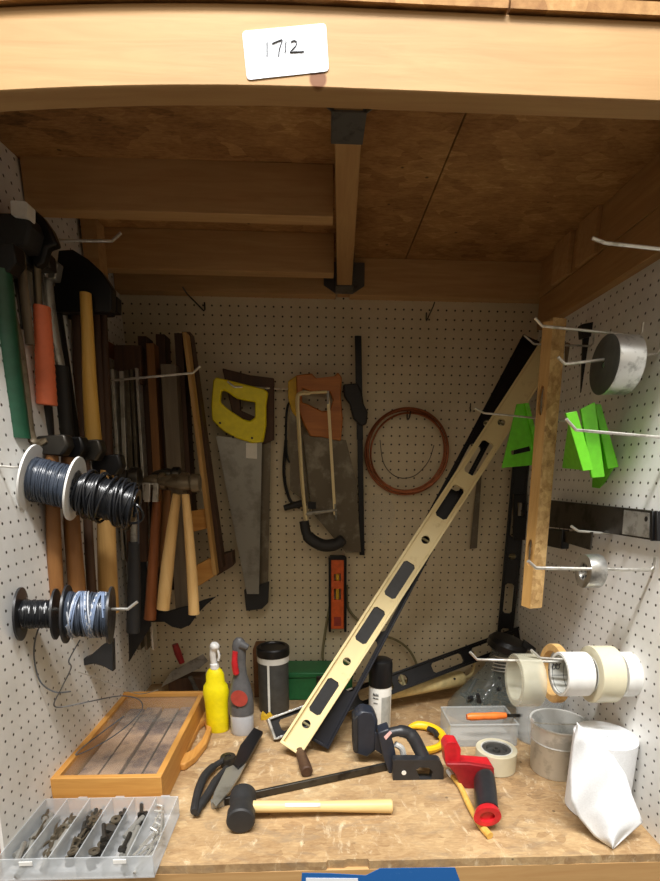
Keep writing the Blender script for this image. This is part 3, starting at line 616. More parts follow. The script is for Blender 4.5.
# black reciprocating hand frame
t = thing('jab_saw', 'tall black saw bar with pistol grip on the back wall', 'saw', at(362, 554, Y=-1))
obj('bar', MB().obox(at(358, 336, Y=-1), at(360, 440, Y=-1), EX, .75, EY, .35).obox(at(360, 440, Y=-1), at(362, 555, Y=-1), EX, .65, EY, .35), 'blackm', t, .05)
obj('grip', MB().prism(pts([(343, 384), (358, 383), (362, 392), (364, 404), (368, 412), (367, 424), (361, 426), (353, 418), (350, 404), (344, 396)], Y=-1.5), (0, .9, 0)), 'black', t, .2)
# copper coil
cc = at(407, 452, Y=-.8); m = MB()
for k, (r, dx, dz, dy) in enumerate(((5.05, 0, 0, 0), (4.9, .1, .08, -.3), (4.75, -.1, .15, .2), (4.6, .15, -.1, -.15), (4.95, -.12, -.12, .3))):
    m.tube([cc + V((dx + r * math.cos(q), dy + .12 * math.sin(3 * q + k), dz + r * 1.0 * math.sin(q))) for q in [i * math.pi / 30 for i in range(60)]], .12, 8, True)
solo('copper_coil', m, 'copper', 'coil of bare copper tube hanging on the back wall', 'coil')
solo('steel_wire_loop', MB().tube(spline([at(x, y, Y=-.5) for x, y in ((380, 440), (384, 464), (397, 477), (414, 476), (428, 462), (434, 445))], 6), .05, 6), 'dksteel', 'thin dark wire bent inside the copper coil', 'wire')
# torpedo level
t = thing('torpedo_level', 'short orange level hanging upright below the hacksaw', 'level', at(337, 630, Y=-1.2))
obj('body', MB().prism(pts([(331, 559), (344, 559), (344, 629), (331, 629)], Y=-1.3), (0, .8, 0), [pts([(334, 574), (341, 574), (341, 581), (334, 581)], Y=-1.3), pts([(334, 589), (341, 589), (341, 600), (334, 600)], Y=-1.3)]), 'orange_lv', t, .06)
for x in (329.8, 345.2): obj('rail', MB().obox(at(x, 557, Y=-1), at(x, 631, Y=-1), EX, .32, EY, .95), 'blackm', t, .03)
obj('end_cap', MB().prism(pts([(330, 556), (345, 556), (345, 560), (330, 560)], Y=-1.4), (0, .9, 0)), 'blackm', t)
for y0, y1 in ((574, 581), (589, 600)): obj('vial', MB().tube(pts([(337.5, y0 - 1), (337.5, y1 + 1)], Y=-.9), .22, 10), 'dull_yel', t)
obj('label_plate', MB().prism(pts([(334, 617), (341, 617), (341, 626), (334, 626)], Y=-1.34), (0, .05, 0)), 'redl', t)
cd1 = spline([at(x, y, Y=Y) for x, y, Y in ((334, 588, -.25), (329, 610, -.25), (324, 640, -.6), (323, 660, -.8), (330, 672, -.6), (345, 676, -.5))], 6)
cd2 = spline([at(x, y, Y=Y) for x, y, Y in ((347, 585, -.25), (348, 607, -.25), (360, 622, -.6), (378, 634, -.8), (396, 640, -.8), (409, 650, -.8), (417, 665, -.8), (424, 686, -.8))], 6)
solo('cord', MB().tube(cd1, .16, 8).tube(cd2, .16, 8), 'cord', 'drab green cord hanging in two strands behind the orange level', 'cord')
solo('saw_blade', MB().prism(pts([(478, 470), (482, 470), (477, 548), (470, 549)], Y=-.6), (0, .1, 0)), 'olds', 'narrow dull steel blade hanging alone on the back wall, right side', 'blade')
def film(u, v):
    p = at(356 + 34 * u + 5 * math.sin(v * 5), 497 + 46 * v + 3 * math.sin(u * 7), Y=-.5); p.y -= .5 * math.sin(u * 5 + v * 3) ** 2; return p
solo('plastic_bag', MB().grid(film, 14, 14), 'bag', 'small crumpled clear plastic bag hanging by the black saw bar', 'bag')

# ================================================================ LEVELS
def t_at(p0, p1, py):
    lo, hi = 0.0, 1.0
    for _ in range(40):
        mid = (lo + hi) / 2
        if (proj(p0 + (p1 - p0) * mid)[1] > py) == (proj(p0)[1] > proj(p1)[1]): lo = mid
        else: hi = mid
    return lo
def level(lab, p0, p1, w, th, slots, vials, mweb, mrail, mcap=None, rail=.28, roll=0, grips=0):
    p0, p1 = V(p0), V(p1); a, u, n, L = frame(p0, p1)
    if roll:
        R = Matrix.Rotation(roll, 3, a); u, n = R @ u, R @ n
    t = thing('spirit_level', lab, 'level', p0)
    P = lambda s, v, d=0: p0 + a * s + u * v + n * d
    hw = w / 2 - rail * .5; holes = []
    for s0, s1 in slots:
        q = w * .27; c = .25
        holes.append([P(s0, -q + c), P(s0 + c, -q), P(s1 - c, -q), P(s1, -q + c), P(s1, q - c), P(s1 - c, q), P(s0 + c, q), P(s0, q - c)])
    for s, r in vials: holes.append([P(s + r * math.cos(k * math.pi / 8), r * math.sin(k * math.pi / 8)) for k in range(16)])
    web = MB().prism([P(0, -hw), P(L, -hw), P(L, hw), P(0, hw)], n * (-th * .35), holes)
    for i in range(len(web.v)): web.v[i] += n * (th * .175)
    webo = obj('web', web, mweb, t)
    for s0, s1 in (slots[:grips] if grips else ()):
        q = w * .27; obj('grip_insert', MB().obox(P(s0 - .1, 0, -.1), P(s1 + .1, 0, -.1), u, 2 * q + .1, n, .25), 'blackp', webo)
    for sg in (-1, 1): obj('rail', MB().obox(P(0, sg * (w / 2 - rail / 2)), P(L, sg * (w / 2 - rail / 2)), u, rail, n, th), mrail, t, .05)
    for s, r in vials: obj('vial', MB().cyl(P(s, -r * .9), P(s, r * .9), r * .28, n=10), 'cord', webo)
    for s in (0, L): obj('end_cap', MB().obox(P(s - .15, 0), P(s + .15, 0), u, w * 1.0, n, th * 1.02), mcap or mrail, t, .05)
    return t
p0, p1 = V((19.6, -18.7, 1.0)), at(549, 349, Y=-5.2)
def sl(y): return t_at(p0, p1, y) * (p1 - p0).length
level('long cream level leaning diagonally across the bench to the right corner', p0, p1, 2.5, .9,
      [(sl(713), sl(680)), (sl(642), sl(609)), (sl(597), sl(563)), (sl(518), sl(487)), (sl(474), sl(442))], [(sl(724), .45), (sl(661.5), .42), (sl(540), .45), (sl(423), .42)], 'level_tan', 'level_tan', grips=3)
q0, q1 = at(319, 742, Z=1.0), at(531, 342, Y=-2.4)
def sq(y): return t_at(q0, q1, y) * (q1 - q0).length
level('long blue-black level leaning behind the cream one', q0, q1, 2.4, .9, [(sq(690), sq(640)), (sq(630), sq(560)), (sq(490), sq(445))], [(sq(530), .5), (sq(424), .5)], 'level_bk', 'level_bk')
r0, r1 = V((17.3, -15.2, 1.15)), at(524, 634, Y=-2.5)
Lr = (r1 - r0).length
level('level with black frame and bright end lying slanted along the back of the bench', r0, r1, 2.3, .9, [(1, 3.6), (5, 9), (10.5, 15), (20.5, 25), (26.5, 31), (Lr - 5, Lr - 1.5)], [(Lr * .47, .65), (4.3, .3)], 'blackm', 'blackm', 'alu', .25)
# bright metal face on the near end of that level
a, u, n, L = frame(r0, r1)
tt = bpy.data.objects[[o.name for o in bpy.data.objects if o.get('label', '').startswith('level with black frame')][0]]
obj('edge_plate', MB().obox(r0 + u * -1.1 + a * .1 + n * .1, r0 + u * -1.1 + a * 10 + n * .1, u, .22, n, .95).obox(r0 + u * 1.1 + a * .1 + n * .1, r0 + u * 1.1 + a * 7 + n * .1, u, .22, n, .95), 'alu', tt, .03, 'bright metal edge')
c0, c1 = at(519, 640, Y=-2.2), at(522, 440, Y=-1.9); c0.z = 1.0
level('black level standing upright in the right back corner', V((46.9, -1.6, .1)), V((47.2, -1.4, 33)), 2.0, .9, [(3, 8), (10, 14), (20, 25)], [(17.5, .45)], 'blackm', 'blackm')
t = thing('bracket_clamp', 'square black clip holding the corner level half way up', 'clip', at(519, 540, Y=-2.6))
obj('plate', MB().prism(pts([(514, 494), (527, 494), (527, 540), (514, 540)], Y=-2.9), (0, .5, 0), [pts([(518, 503), (525, 503), (525, 516), (518, 516)], Y=-2.9)]), 'blackm', t, .06)
solo('steel_bar', MB().obox(at(536, 560, Y=-6), at(533, 640, Y=-6), EX, .7, EY, .5), 'dksteel', 'dark upright bar seen just right of the corner level', 'bar', bevel=.04)

# ================================================================ RIGHT WALL
# wooden straightedge, corner towards the aisle
w0, w1 = at(530, 609, Y=-20.4), at(553.5, 317, Y=-20.0); a = (w1 - w0).normalized(); L = (w1 - w0).length
fl = V((-.72, .69, 0)); fl = (fl - a * fl.dot(a)).normalized(); fr = V((.97, .24, 0)); fr = (fr - a * fr.dot(a)).normalized()
t = thing('wooden_straightedge', 'mottled wooden straightedge hanging upright in front of the right back corner', 'straightedge', w0)
P = lambda s, i, j: w0 + a * s + fl * i + fr * j
nrm = fl.cross(a).normalized(); nrm = nrm if nrm.y > 0 else -nrm
hol = []
for s0 in (4.0, L - 7.6): hol.append([P(s0 + 1.2 + 1.2 * math.cos(k * math.pi / 8), .46 + .26 * math.sin(k * math.pi / 8), 0) for k in range(16)])
obj('side_board', MB().prism([P(0, 0.02, 0), P(L - .3, .02, 0), P(L - .2, .86, 0), P(.2, .86, 0)], nrm * .5, hol), 'tan_wood', t, .04)
nr = fr.cross(a).normalized(); nr = nr if nr.y > 0 else -nr
obj('mottled_edge', MB().prism([P(0, 0, 0), P(L, 0, 0), P(L, 0, 1.32), P(0, 0, 1.32)], nr * .6), 'osb_edge', t, .05, 'rough flecked edge')
# green speed squares
def sq_single(lab, tri, slot, Y):
    t = thing('speed_square', lab, 'square', at(tri[2][0], tri[2][1], Y=Y), 'lime green speed squares')
    obj('plate', MB().prism(pts(tri, Y=Y), (0, .22, 0), [pts(slot, Y=Y)]), 'lime', t, .03)
    obj('fence', MB().prism(pts([tri[1], tri[2], (tri[2][0] - 5, tri[2][1] - 1), (tri[1][0] - 4, tri[1][1])], Y=Y - .4), (0, 1.0, 0)), 'lime', t, .04)
    return t
sq_single('lime green speed square left of the mottled straightedge', [(517, 404), (529, 403), (544, 464), (502, 468)], [(511, 451), (530, 446), (531, 451), (512, 455)], -13)
def sq_fence(lab, strip_, apex, Y):
    t = thing('speed_square', lab, 'square', at(*strip_[2], Y=Y), 'lime green speed squares')
    P = pts(strip_, Y=Y); obj('fence', MB().prism(P, (0, .3, 0)), 'lime', t, .04)
    c0, c1 = (P[0] + P[1]) / 2 + EY * .3, (P[2] + P[3]) / 2 + EY * .3
    obj('plate', MB().prism([c0, c1, at(apex[0], apex[1], Y=Y + 5.5)], (.22, 0, 0)), 'lime', t, .02)
sq_fence('lime green speed square with narrow fence, nearest the mottled straightedge', [(566, 413), (577, 411), (594, 470), (583, 471)], (562, 468), -25.2)
sq_fence('lime green speed square in the middle of the bunch, hanging lowest', [(581, 409), (595, 402), (605, 477), (592, 478)], (588, 470), -23.6)
sq_fence('lime green speed square nearest the right wall pegboard', [(595, 404), (601, 404), (619, 467), (608, 469)], (591, 503), -22.0)
# boards and dark blade behind the silver tape
solo('wall_board', MB().prism(pts([(567, 342), (586, 350), (580, 470), (566, 470)], Y=-9), (0, .5, 0)), 'grey_wood', 'pale greyed board hanging behind the mottled straightedge', 'board', bevel=.04)
t = thing('black_square', 'tall black strip hanging behind the silver tape roll', 'square', at(585, 420, Y=-13))
obj('blade', MB().prism(pts([(584, 326), (600, 322), (600, 345), (598, 420), (580, 424)], Y=-13), (0, .3, 0)), 'blackm', t, .04)
obj('stock', MB().prism(pts([(582, 324), (602, 320), (602, 334), (583, 338)], Y=-13.3), (0, .9, 0)), 'blackm', t, .06)
# silver tape roll
c = at(604, 365, Y=-24.6)
def roll(lab, c, L, R, ri, mside, mend, name='tape_roll', cat='tape', ax=EX, group=None, core=None, thick=.12):
    c = V(c); t = thing(name, lab, cat, c + ax * L / 2 - EZ * R, group)
    obj('tape_winding', MB().lathe([(ri, 0), (R - .04, 0), (R, .05), (R, L - .05), (R - .04, L), (ri, L), (ri, 0)], c, ax, 44), mside, t)
    if core: obj('core', MB().lathe([(ri - thick, -.02), (ri, -.02), (ri, L + .02), (ri - thick, L + .02), (ri - thick, -.02)], c, ax, 40), core, t)
    return t
t = roll('shiny silver tape roll with dark end on the right wall', c, 2.0, 2.1, .55, 'silver', None)
obj('end_shade', MB().lathe([(.2, -.06), (2.0, -.06), (2.12, 0), (.2, 0), (.2, -.06)], c, EX, 40), 'tape_shade', t)  # dark disc paints the shading on the roll's end face
# dark steel saw on the wall
XS = 46.9
t = thing('back_saw', 'dark steel box-like saw hung along the right wall below the green squares', 'saw', at(600, 535, X=XS))
obj('blade', MB().prism(pts([(549, 500), (655, 511), (656, 541), (600, 532), (549, 527)], X=XS), (.35, 0, 0)), 'dksteel', t, .04)
obj('face_plate', MB().prism(pts([(624, 510), (649, 513), (649, 538), (622, 534)], X=XS - .04), (.05, 0, 0)), 'steel', t)
for x in (650, 654.5): obj('end_rib', MB().prism(pts([(x, 511), (x + 2.5, 511), (x + 2.5, 541), (x, 541)], X=XS - .5), (.9, 0, 0)), 'blackm', t, .04)
pp = at(646, 519, X=XS - .05); obj('rivet', MB().cyl(pp, pp + EX * .08, .2, n=14), 'blackm', t)
t = thing('putty_knife', 'small dark blade hanging under the dark steel saw', 'knife', at(570, 550, X=45.8))
obj('blade', MB().prism(pts([(563, 531), (592, 532), (590, 550), (560, 541)], X=45.8), (.12, 0, 0)), 'dksteel', t)
obj('handle', MB().prism(pts([(545, 528), (562, 530), (561, 549), (546, 546)], X=45.6), (.8, 0, 0)), 'blackm', t, .1)
# metal disc on the long hook
c = at(583, 571, Y=-27.0)
t = thing('measuring_wheel', 'small grey metal disc threaded on the long low hook', 'disc', c - EZ * 1.3)
obj('rim', MB().lathe([(.7, 0), (1.3, 0), (1.32, .1), (1.32, 1.15), (1.28, 1.25), (.7, 1.25), (.7, 0)], c, EX, 36), 'alu', t)
obj('hub', MB().lathe([(.15, .15), (.75, .15), (.75, 1.1), (.15, 1.1), (.15, .15)], c, EX, 28), 'steel', t)
for k in range(6):
    d = V((0, math.cos(k), math.sin(k))); pp = c + d * .5 + EX * .1; obj('hole_ring', MB().cyl(pp, pp + EX * .08, .13, n=10), 'blackp', t)
# tape rolls
def rolls(lab, x0, x1, py, Y, R, ri, mside, core=None):
    a, b = at(x0, py, Y=Y), at(x1, py, Y=Y)
    return roll(lab, a, (b - a).length, R, ri, mside, None, core=core, group='tape rolls on the right wall hooks'), a, (b - a).length
rolls('clear packing tape roll nearest the viewer at the left hook end', 514, 536, 680, -26.2, 2.2, 1.68, 'clr_tape')
rolls('tan masking tape ring hanging just behind the printed white roll', 551, 558, 673, -21.3, 2.75, 2.1, 'mask')
t, c, L = rolls('white tape roll whose inside shows blue printed swirls', 559, 585, 674, -26.5, 1.83, 1.66, 'white')
obj('printed_liner', MB().lathe([(1.56, -.02), (1.66, -.02), (1.66, L), (1.56, L), (1.56, -.02)], c, EX, 40), 'core', t)
pm = MB()
def inner(ang, h, r=1.545): return c + EX * h + V((0, math.cos(ang) * r, math.sin(ang) * r))
for da, dh in ((0, 0), (.24, .3), (.24, -.04), (0, .32)):
    pm.tube([inner(.25 - da + .12 * math.sin(q), .3 + dh + .16 * math.cos(q)) for q in [i * math.pi / 8 for i in range(16)]], .035, 6, True)
for h in (.15, 1.1): pm.tube([inner(1.5 - 3.4 * i / 20, h) for i in range(21)], .018, 5)
pm.tube([inner(-.45, .05 + 1.4 * i / 8) for i in range(9)], .018, 5)
obj('printed_swirl', pm, 'navy', t)
rolls('cream clear tape roll, the widest, between the two white rolls', 589, 611, 674, -26.6, 2.35, 1.55, 'clr_tape2', 'core')
rolls('plain white tape roll against the right wall', 617, 641, 674, -26.7, 1.83, 1.45, 'white', 'core')

# ================================================================ BENCH, BACK ROW
def bottle_body(mb, prof, c, sx=1, sy=.7, mi=0): return mb.lathe(prof, c, EZ, 32, mi, sx, sy, EX)
c = V((11.2, -13.0, 0))
t = thing('spray_bottle', 'yellow spray bottle with white trigger head at the back left', 'bottle', c)
obj('body', bottle_body(MB(), [(0, 0), (1.15, 0), (1.25, .15), (1.22, 2.2), (1.3, 3.6), (1.42, 4.6), (1.3, 5.3), (1.0, 5.8), (.98, 6.6), (.75, 7.1), (.45, 7.4), (0, 7.4)], c), 'yellow', t)
obj('collar', MB().lathe([(0, 7.3), (.48, 7.3), (.48, 7.8), (.35, 7.9), (0, 7.9)], c, EZ, 20), 'white', t)
obj('spray_head', MB().tube(spline([c + V((-.05, 0, 7.8)), c + V((-.1, -.1, 8.8)), c + V((.05, -.2, 9.6)), c + V((.35, -.3, 10.2))], 5), [.34] * 5 + [.36] * 5 + [.42, .5, .52, .5, .42, .3], 14), 'white', t)
obj('trigger', MB().tube(spline([c + V((.4, -.3, 9.7)), c + V((.62, -.4, 8.9)), c + V((.5, -.4, 8.3))], 5), .13, 8), 'white', t)
c = V((14.0, -13.6, 0))
t = thing('cleaner_bottle', 'grey bottle with red trigger and clear base beside the yellow bottle', 'bottle', c)
obj('reservoir', bottle_body(MB(), [(0, 0), (1.15, 0), (1.25, .2), (1.25, 2.2), (1.2, 2.4), (0, 2.4)], c, 1, .8), 'smoke', t)
obj('shell', bottle_body(MB(), [(0, 2.35), (1.3, 2.35), (1.32, 3.2), (1.25, 4.6), (1.0, 5.8), (.72, 6.8), (.62, 8.0), (.7, 9.2), (.75, 10.0), (.6, 10.6), (.3, 10.9), (0, 10.95)], c, 1, .8), 'greyp', t)
obj('nozzle', MB().tube([c + V((.2, -.3, 10.3)), c + V((1.0, -.4, 9.95))], [.5, .32], 12), 'greyp', t)
obj('trigger', MB().tube(spline([c + V((-.35, -.5, 9.6)), c + V((-.45, -.62, 8.3)), c + V((-.3, -.6, 7.0))], 5), [.3] * 5 + [.34] * 5 + [.2], 10), 'red', t)
obj('round_label', MB().lathe([(0, 0), (.85, 0), (.85, .04), (0, .04)], c + V((-.05, -1.03, 4.5)), V((0, -1, .12)), 24, 0, 1, 1.1), 'redl', t)
pp = c + V((-.25, -1.06, 3.7)); obj('dial_mark', MB().cyl(pp, pp - EY * .06, .22, n=12), 'blackp', t)
c = V((17.0, -7.8, 0))
t = thing('canister', 'dark canister with white rim and black lid against the back wall', 'canister', c)
obj('body', MB().lathe([(0, 0), (1.75, 0), (1.8, .1), (1.8, 6.3), (0, 6.3)], c, EZ, 36), 'greyl', t)
obj('rim', MB().lathe([(0, 6.2), (1.88, 6.2), (1.88, 6.95), (0, 6.95)], c, EZ, 36), 'lbl', t)
obj('lid', MB().lathe([(0, 6.95), (1.92, 6.95), (1.95, 7.1), (1.95, 7.85), (1.8, 8.0), (1.5, 8.0), (1.4, 7.85), (0, 7.85)], c, EZ, 36), 'cap', t)
obj('label_strip', MB().box(c + V((-.55, -1.86, .4)), c + V((-.3, -1.7, 6.2))), 'lbl', t)
t = thing('metal_box', 'dark green metal box at the back, behind the leaning levels', 'box', (22.5, -4.0, 0))
zt = at(300, 661, Y=-1.6).z
obj('body', MB().box((18.3, -5.6, 0), (26.6, -1.4, zt - .7)), 'boxgreen', t, .12)
obj('lid', MB().box((18.2, -5.75, zt - .72), (26.7, -1.35, zt)), 'boxgreen', t, .15)
obj('latch', MB().box((22.1, -5.9, zt - 1.3), (23.1, -5.7, zt - .4)), 'dksteel', t, .04)
solo('cardboard_box', MB().box((14.2, -4.6, 0), (15.5, -1.2, 6.4)), 'brown', 'narrow brown box standing between grey bottle and dark canister', 'box', bevel=.06)
t = thing('plastic_clip', 'small yellow clip lying at the foot of the dark canister', 'clip', (16.3, -10.6, 0))
obj('body', MB().prism([V((15.7, -10.9, 0)), V((17.0, -10.9, 0)), V((17.0, -10.9, .5)), V((16.7, -10.9, .9)), V((16.3, -10.9, .55)), V((15.9, -10.9, 1.0)), V((15.7, -10.9, .6))], (0, .5, 0)), 'dull_yel', t, .05)
c = V((29.1, -13.4, 0)); 
t = thing('spray_can', 'white spray paint can with black cap in front of the cream tube', 'can', c)
obj('body', MB().lathe([(0, 0), (1.18, 0), (1.24, .12), (1.24, 5.3), (1.15, 5.5), (0, 5.5)], c, EZ, 36), 'lbl', t)
obj('cap', MB().lathe([(0, 5.42), (1.27, 5.42), (1.27, 7.9), (1.18, 8.25), (.95, 8.4), (0, 8.4)], c, EZ, 36), 'cap', t)
def wrap(a0, a1, z0, z1, r=1.25):
    m = MB(); m.grid(lambda u, v: c + V((r * math.cos(a0 + (a1 - a0) * u), r * math.sin(a0 + (a1 - a0) * u), z0 + (z1 - z0) * v)), 8, 1); return m
obj('side_panel', wrap(-1.55, -.55, .2, 4.4), 'label_g', t)
lt = MB()
for z, n_, a0, h in ((4.55, 4, -2.32, .3), (4.2, 4, -2.32, .14), (3.65, 3, -2.25, .12)):
    for k in range(n_):
        aa = a0 + k * .13; g = lambda da, dz: c + V((1.265 * math.cos(aa + da), 1.265 * math.sin(aa + da), z + dz))
        lt.tube([g(0, 0), g(.04, h), g(.09, 0)], .035, 5); lt.tube([g(.02, h * .4), g(.07, h * .4)], .025, 5)
obj('lettering', lt, 'blackp', t)
obj('dark_mark', wrap(-2.5, -2.25, 2.2, 3.0, 1.26), 'blackp', t)
# caulk tube
a0, a1 = V((29.8, -8.8, 2.35)), at(462, 678, Y=-5.5)
t = thing('caulk_tube', 'cream caulking tube with bent nozzle lying on the slanted level', 'tube', a0)
d = (a1 - a0); L = d.length
obj('barrel', MB().lathe([(0, 0), (.95, 0), (1.0, .1), (1.0, L - .3), (.9, L), (.4, L + .05), (0, L + .05)], a0, d, 28), 'cream', t)
obj('nozzle', MB().tube(spline([a1, a1 + d.normalized() * 1.2 + EZ * .15, at(474, 666, Y=-5), at(475, 652, Y=-5)], 6), [.28, .27, .26, .25, .24, .23, .22, .21, .2, .19, .18, .17, .16, .15, .14, .13, .12, .11, .1], 10), 'cream', t)
pp = a0 + d * .88 + V((-.05, -.9, .5)); obj('screw', MB().cyl(pp, pp + V((0, -.12, .03)), .14, n=10), 'blackp', t)
# trowel at the back left
t = thing('plaster_trowel', 'steel trowel with red handle propped behind the wooden tray', 'trowel', at(170, 686, Y=-3.2))
obj('plate', MB().prism(pts([(161, 687), (171, 672), (203, 654), (208, 661), (200, 668)], Y=-3.2), (0, .1, 0)), 'steel', t)
obj('handle', MB().tube(pts([(175, 644), (178, 653), (182, 663)], Y=-3.9), [.38, .45, .36], 12), 'dkred', t)
obj('strut', MB().obox(at(190, 676, Y=-3.5), at(197, 691, Y=-4.2), EX, .5, EY, .3), 'dksteel', t)
solo('scrap_block', MB().box((3.0, -2.8, 0), (7.3, -.4, 1.9)), 'dk_wood', 'dark block on the bench behind the wooden tray', 'block', bevel=.05)

# ================================================================ WOODEN DISPLAY TRAY
ZT = 3.0
tl, tr, br_, bl = at(46, 779, Z=ZT), at(161, 777, Z=ZT), at(196, 702, Z=ZT), at(127, 689, Z=ZT)
x0 = max(tl.x, .03); x1 = tr.x; yf = tl.y; yb = max(bl.y, -9.5)
yb = -9.6
t = thing('display_tray', 'shallow wooden tray with glass top beside the left wall', 'tray', ((x0 + x1) / 2, (yf + yb) / 2, 0))
w = .55
obj('front_rail', MB().box((x0, yf, 0), (x1, yf + w, ZT)), 'oak', t, .05)
obj('back_rail', MB().box((x0, yb - w, 0), (x1, yb, ZT + .2)), 'oak', t, .05)
for xx in (x0, x1 - w): obj('side_rail', MB().box((xx, yf + w, 0), (xx + w, yb - w, ZT)), 'oak_y', t, .05)
obj('base', MB().box((x0 + w, yf + w, .1), (x1 - w, yb - w, .35)), 'brown', t)
bs = MB()
for k in range(4):
    xa = x0 + w + .3 + k * (x1 - x0 - 2 * w - .3) / 4; xb = xa + (x1 - x0 - 2 * w) / 4 - .35
    bs.box((xa, yf + w + .4, .35), (xb, yb - w - .4, 1.5 + .15 * (k % 2)))
obj('sample_strips', bs, 'slab', t, .06)
obj('glass_pane', MB().box((x0 + w, yf + w, ZT - .4), (x1 - w, yb - w, ZT - .32)), 'glass', t)
obj('glass_pane', MB().box((x0 + w, (yf + yb) / 2 + 2, ZT - .33), (x1 - w, yb - w, ZT - .25)), 'glass', t)
TR = (x1, yf, yb)
t = thing('wooden_loop', 'looped yellow wooden grip leaning on the tray, right side', 'wooden loop', at(190, 765, Z=.2))
ow = pts([(178, 764), (180, 748), (188, 731), (196, 715), (203, 710), (209, 716), (210, 728), (205, 742), (194, 756), (183, 764)], Z=.8)
iw = pts([(185, 752), (191, 738), (198, 724), (203, 720), (205, 728), (200, 739), (191, 749)], Z=.8)
obj('loop', MB().prism([p + V((.15, 0, 0)) for p in ow], (0, 0, -.75), [[p + V((.15, 0, 0)) for p in iw]]), 'oak_y', t, .15)

# ================================================================ PARTS BIN
bx0, bx1, by0, by1, bh = .02, 10.75, -34.5, -27.6, 1.8
t = thing('parts_bin', 'frosted six-compartment parts tray on the front left corner of the bench', 'bin', ((bx0 + bx1) / 2, -31, 0))
wt = .08
m = MB().box((bx0, by0, .02), (bx1, by1, .1)); obj('bottom', m, 'bin', t)
obj('front_wall', MB().box((bx0, by0, .1), (bx1, by0 + wt, bh)), 'bin', t, .02); obj('back_wall', MB().box((bx0, by1 - wt, .1), (bx1, by1, bh)), 'bin', t, .02)
for xx in (bx0, bx1 - wt): obj('side_wall', MB().box((xx, by0 + wt, .1), (xx + wt, by1 - wt, bh)), 'bin', t, .02)
cw = (bx1 - bx0) / 6
for k in range(1, 6): obj('divider', MB().box((bx0 + k * cw - wt / 2, by0 + wt, .1), (bx0 + k * cw + wt / 2, by1 - wt, bh)), 'bin', t)
for xx in (bx0 + 1.6, bx0 + 8): obj('latch_tab', MB().box((xx, by0 - .06, bh - .5), (xx + .9, by0, bh - .2)), 'white', t)
for xx in (bx0 + 2.6, bx0 + 5.6, bx0 + 9.3): obj('hinge_tab', MB().box((xx, by1, bh - .25), (xx + .7, by1 + .12, bh + .02)), 'bin', t)
def screw_mesh(kind):
    m = MB()
    if kind == 0: m.lathe([(0, 0), (.2, 0), (.22, .1), (.09, .16), (.085, 1.5), (.02, 1.7), (0, 1.7)], (0, 0, 0), EX, 10)
    elif kind == 1: m.lathe([(0, 0), (.26, 0), (.26, .2), (.13, .2), (.13, 1.3), (0, 1.3)], (0, 0, 0), EX, 6)
    elif kind == 2: m.lathe([(.1, 0), (.32, 0), (.32, .12), (.1, .12), (.1, 0)], (0, 0, 0), EZ, 14)
    elif kind == 3: m.tube([(-.9, 0, 0), (.9, 0, 0)], .16, 6)
    elif kind == 4: m.box((-.25, -.2, -.15), (.35, .2, .2))
    else: m.tube(spline([(-1.1, 0, 0), (.9, 0, 0), (1.05, .08, 0), (1.1, .5, 0)], 4), .07, 6)
    return m
KN = ['screw', 'bolt', 'washer', 'dowel_pin', 'metal_block', 'hex_key']
KM = ['olds', 'dksteel', 'olds', 'steel', 'dksteel', 'zinc']
KL = {}
comps = [('leftmost', [3, 0], 18), ('second', [0, 3, 2], 20), ('third', [1, 0, 2], 20), ('fourth', [4, 1, 2], 20), ('fifth', [3, 3, 1], 18), ('rightmost', [5], 10)]
me_k = {}
for k in range(6):
    me_k[k] = mesh_of(KN[k], screw_mesh(k), KM[k], V((0, 0, 0)))
for ci, (nm_, kinds, num) in enumerate(comps):
    for j in range(num):
        k = kinds[j % len(kinds)]; o = bpy.data.objects.new(KN[k], me_k[k]); COL.objects.link(o)
        xc = bx0 + (ci + .5) * cw; yy = by0 + 1.0 + (by1 - by0 - 2.3) * (j + .5) / num
        long_ = k in (0, 1, 3, 5)
        o.location = V((xc + random.uniform(-.38, .38), yy, .34 + .17 * ((j * 7) % 5) * min(1, j / 4 + .4) + (.2 if ci == 5 else 0))) * S
        o.scale = (1.25,) * 3
        o.rotation_euler = (random.uniform(-.3, .3), random.uniform(-.18, .18), (math.pi / 2 + random.uniform(-.42, .42)) if long_ else random.uniform(0, 6))
        word = {'screw': 'dull steel screw', 'bolt': 'dark hex bolt', 'washer': 'flat steel washer', 'dowel_pin': 'grey metal pin', 'metal_block': 'small dark metal block', 'hex_key': 'bright bent hex key'}[KN[k]]
        o['label'] = f'{word} in the {nm_} compartment of the frosted parts tray'; o['category'] = KN[k].replace('_', ' '); o['group'] = f'hardware in the {nm_} compartment'

# ================================================================ BENCH, FRONT
# rubber mallet
c0, c1 = at(243, 782, Z=2.25), at(241, 834, Z=.05); c0.z = c1.z = 1.15; ax = (c1 - c0).normalized(); L = (c1 - c0).length
t = thing('rubber_mallet', 'black rubber mallet with pale wooden handle lying at the bench front', 'mallet', (c0 + c1) / 2 - EZ * 1.15)
obj('head', MB().lathe([(0, 0), (.95, 0), (1.08, .15), (1.12, L * .3), (1.0, L * .42), (1.0, L * .62), (1.12, L * .72), (1.12, L - .15), (1.0, L), (.3, L + .06), (0, L + .06)], c0, ax, 30), 'black', t)
h0, h1 = at(258, 806.5, Z=1.15), at(392, 806, Z=.62); hd = h1 - h0; HL = hd.length
obj('handle', MB().lathe([(0, -.4), (.48, -.4), (.46, HL * .2), (.44, HL * .5), (.52, HL * .8), (.58, HL - .1), (.5, HL), (0, HL)], h0, hd, 22), 'ashx', t)
hp = h0 + hd * .33
obj('worn_label', MB().grid(lambda u, v: h0 + hd * (.2 + .26 * u) + V((0, -math.cos(.5 + .7 * v) * .465, math.sin(.5 + .7 * v) * .465)), 6, 4), 'lbl', t, solid=.02)
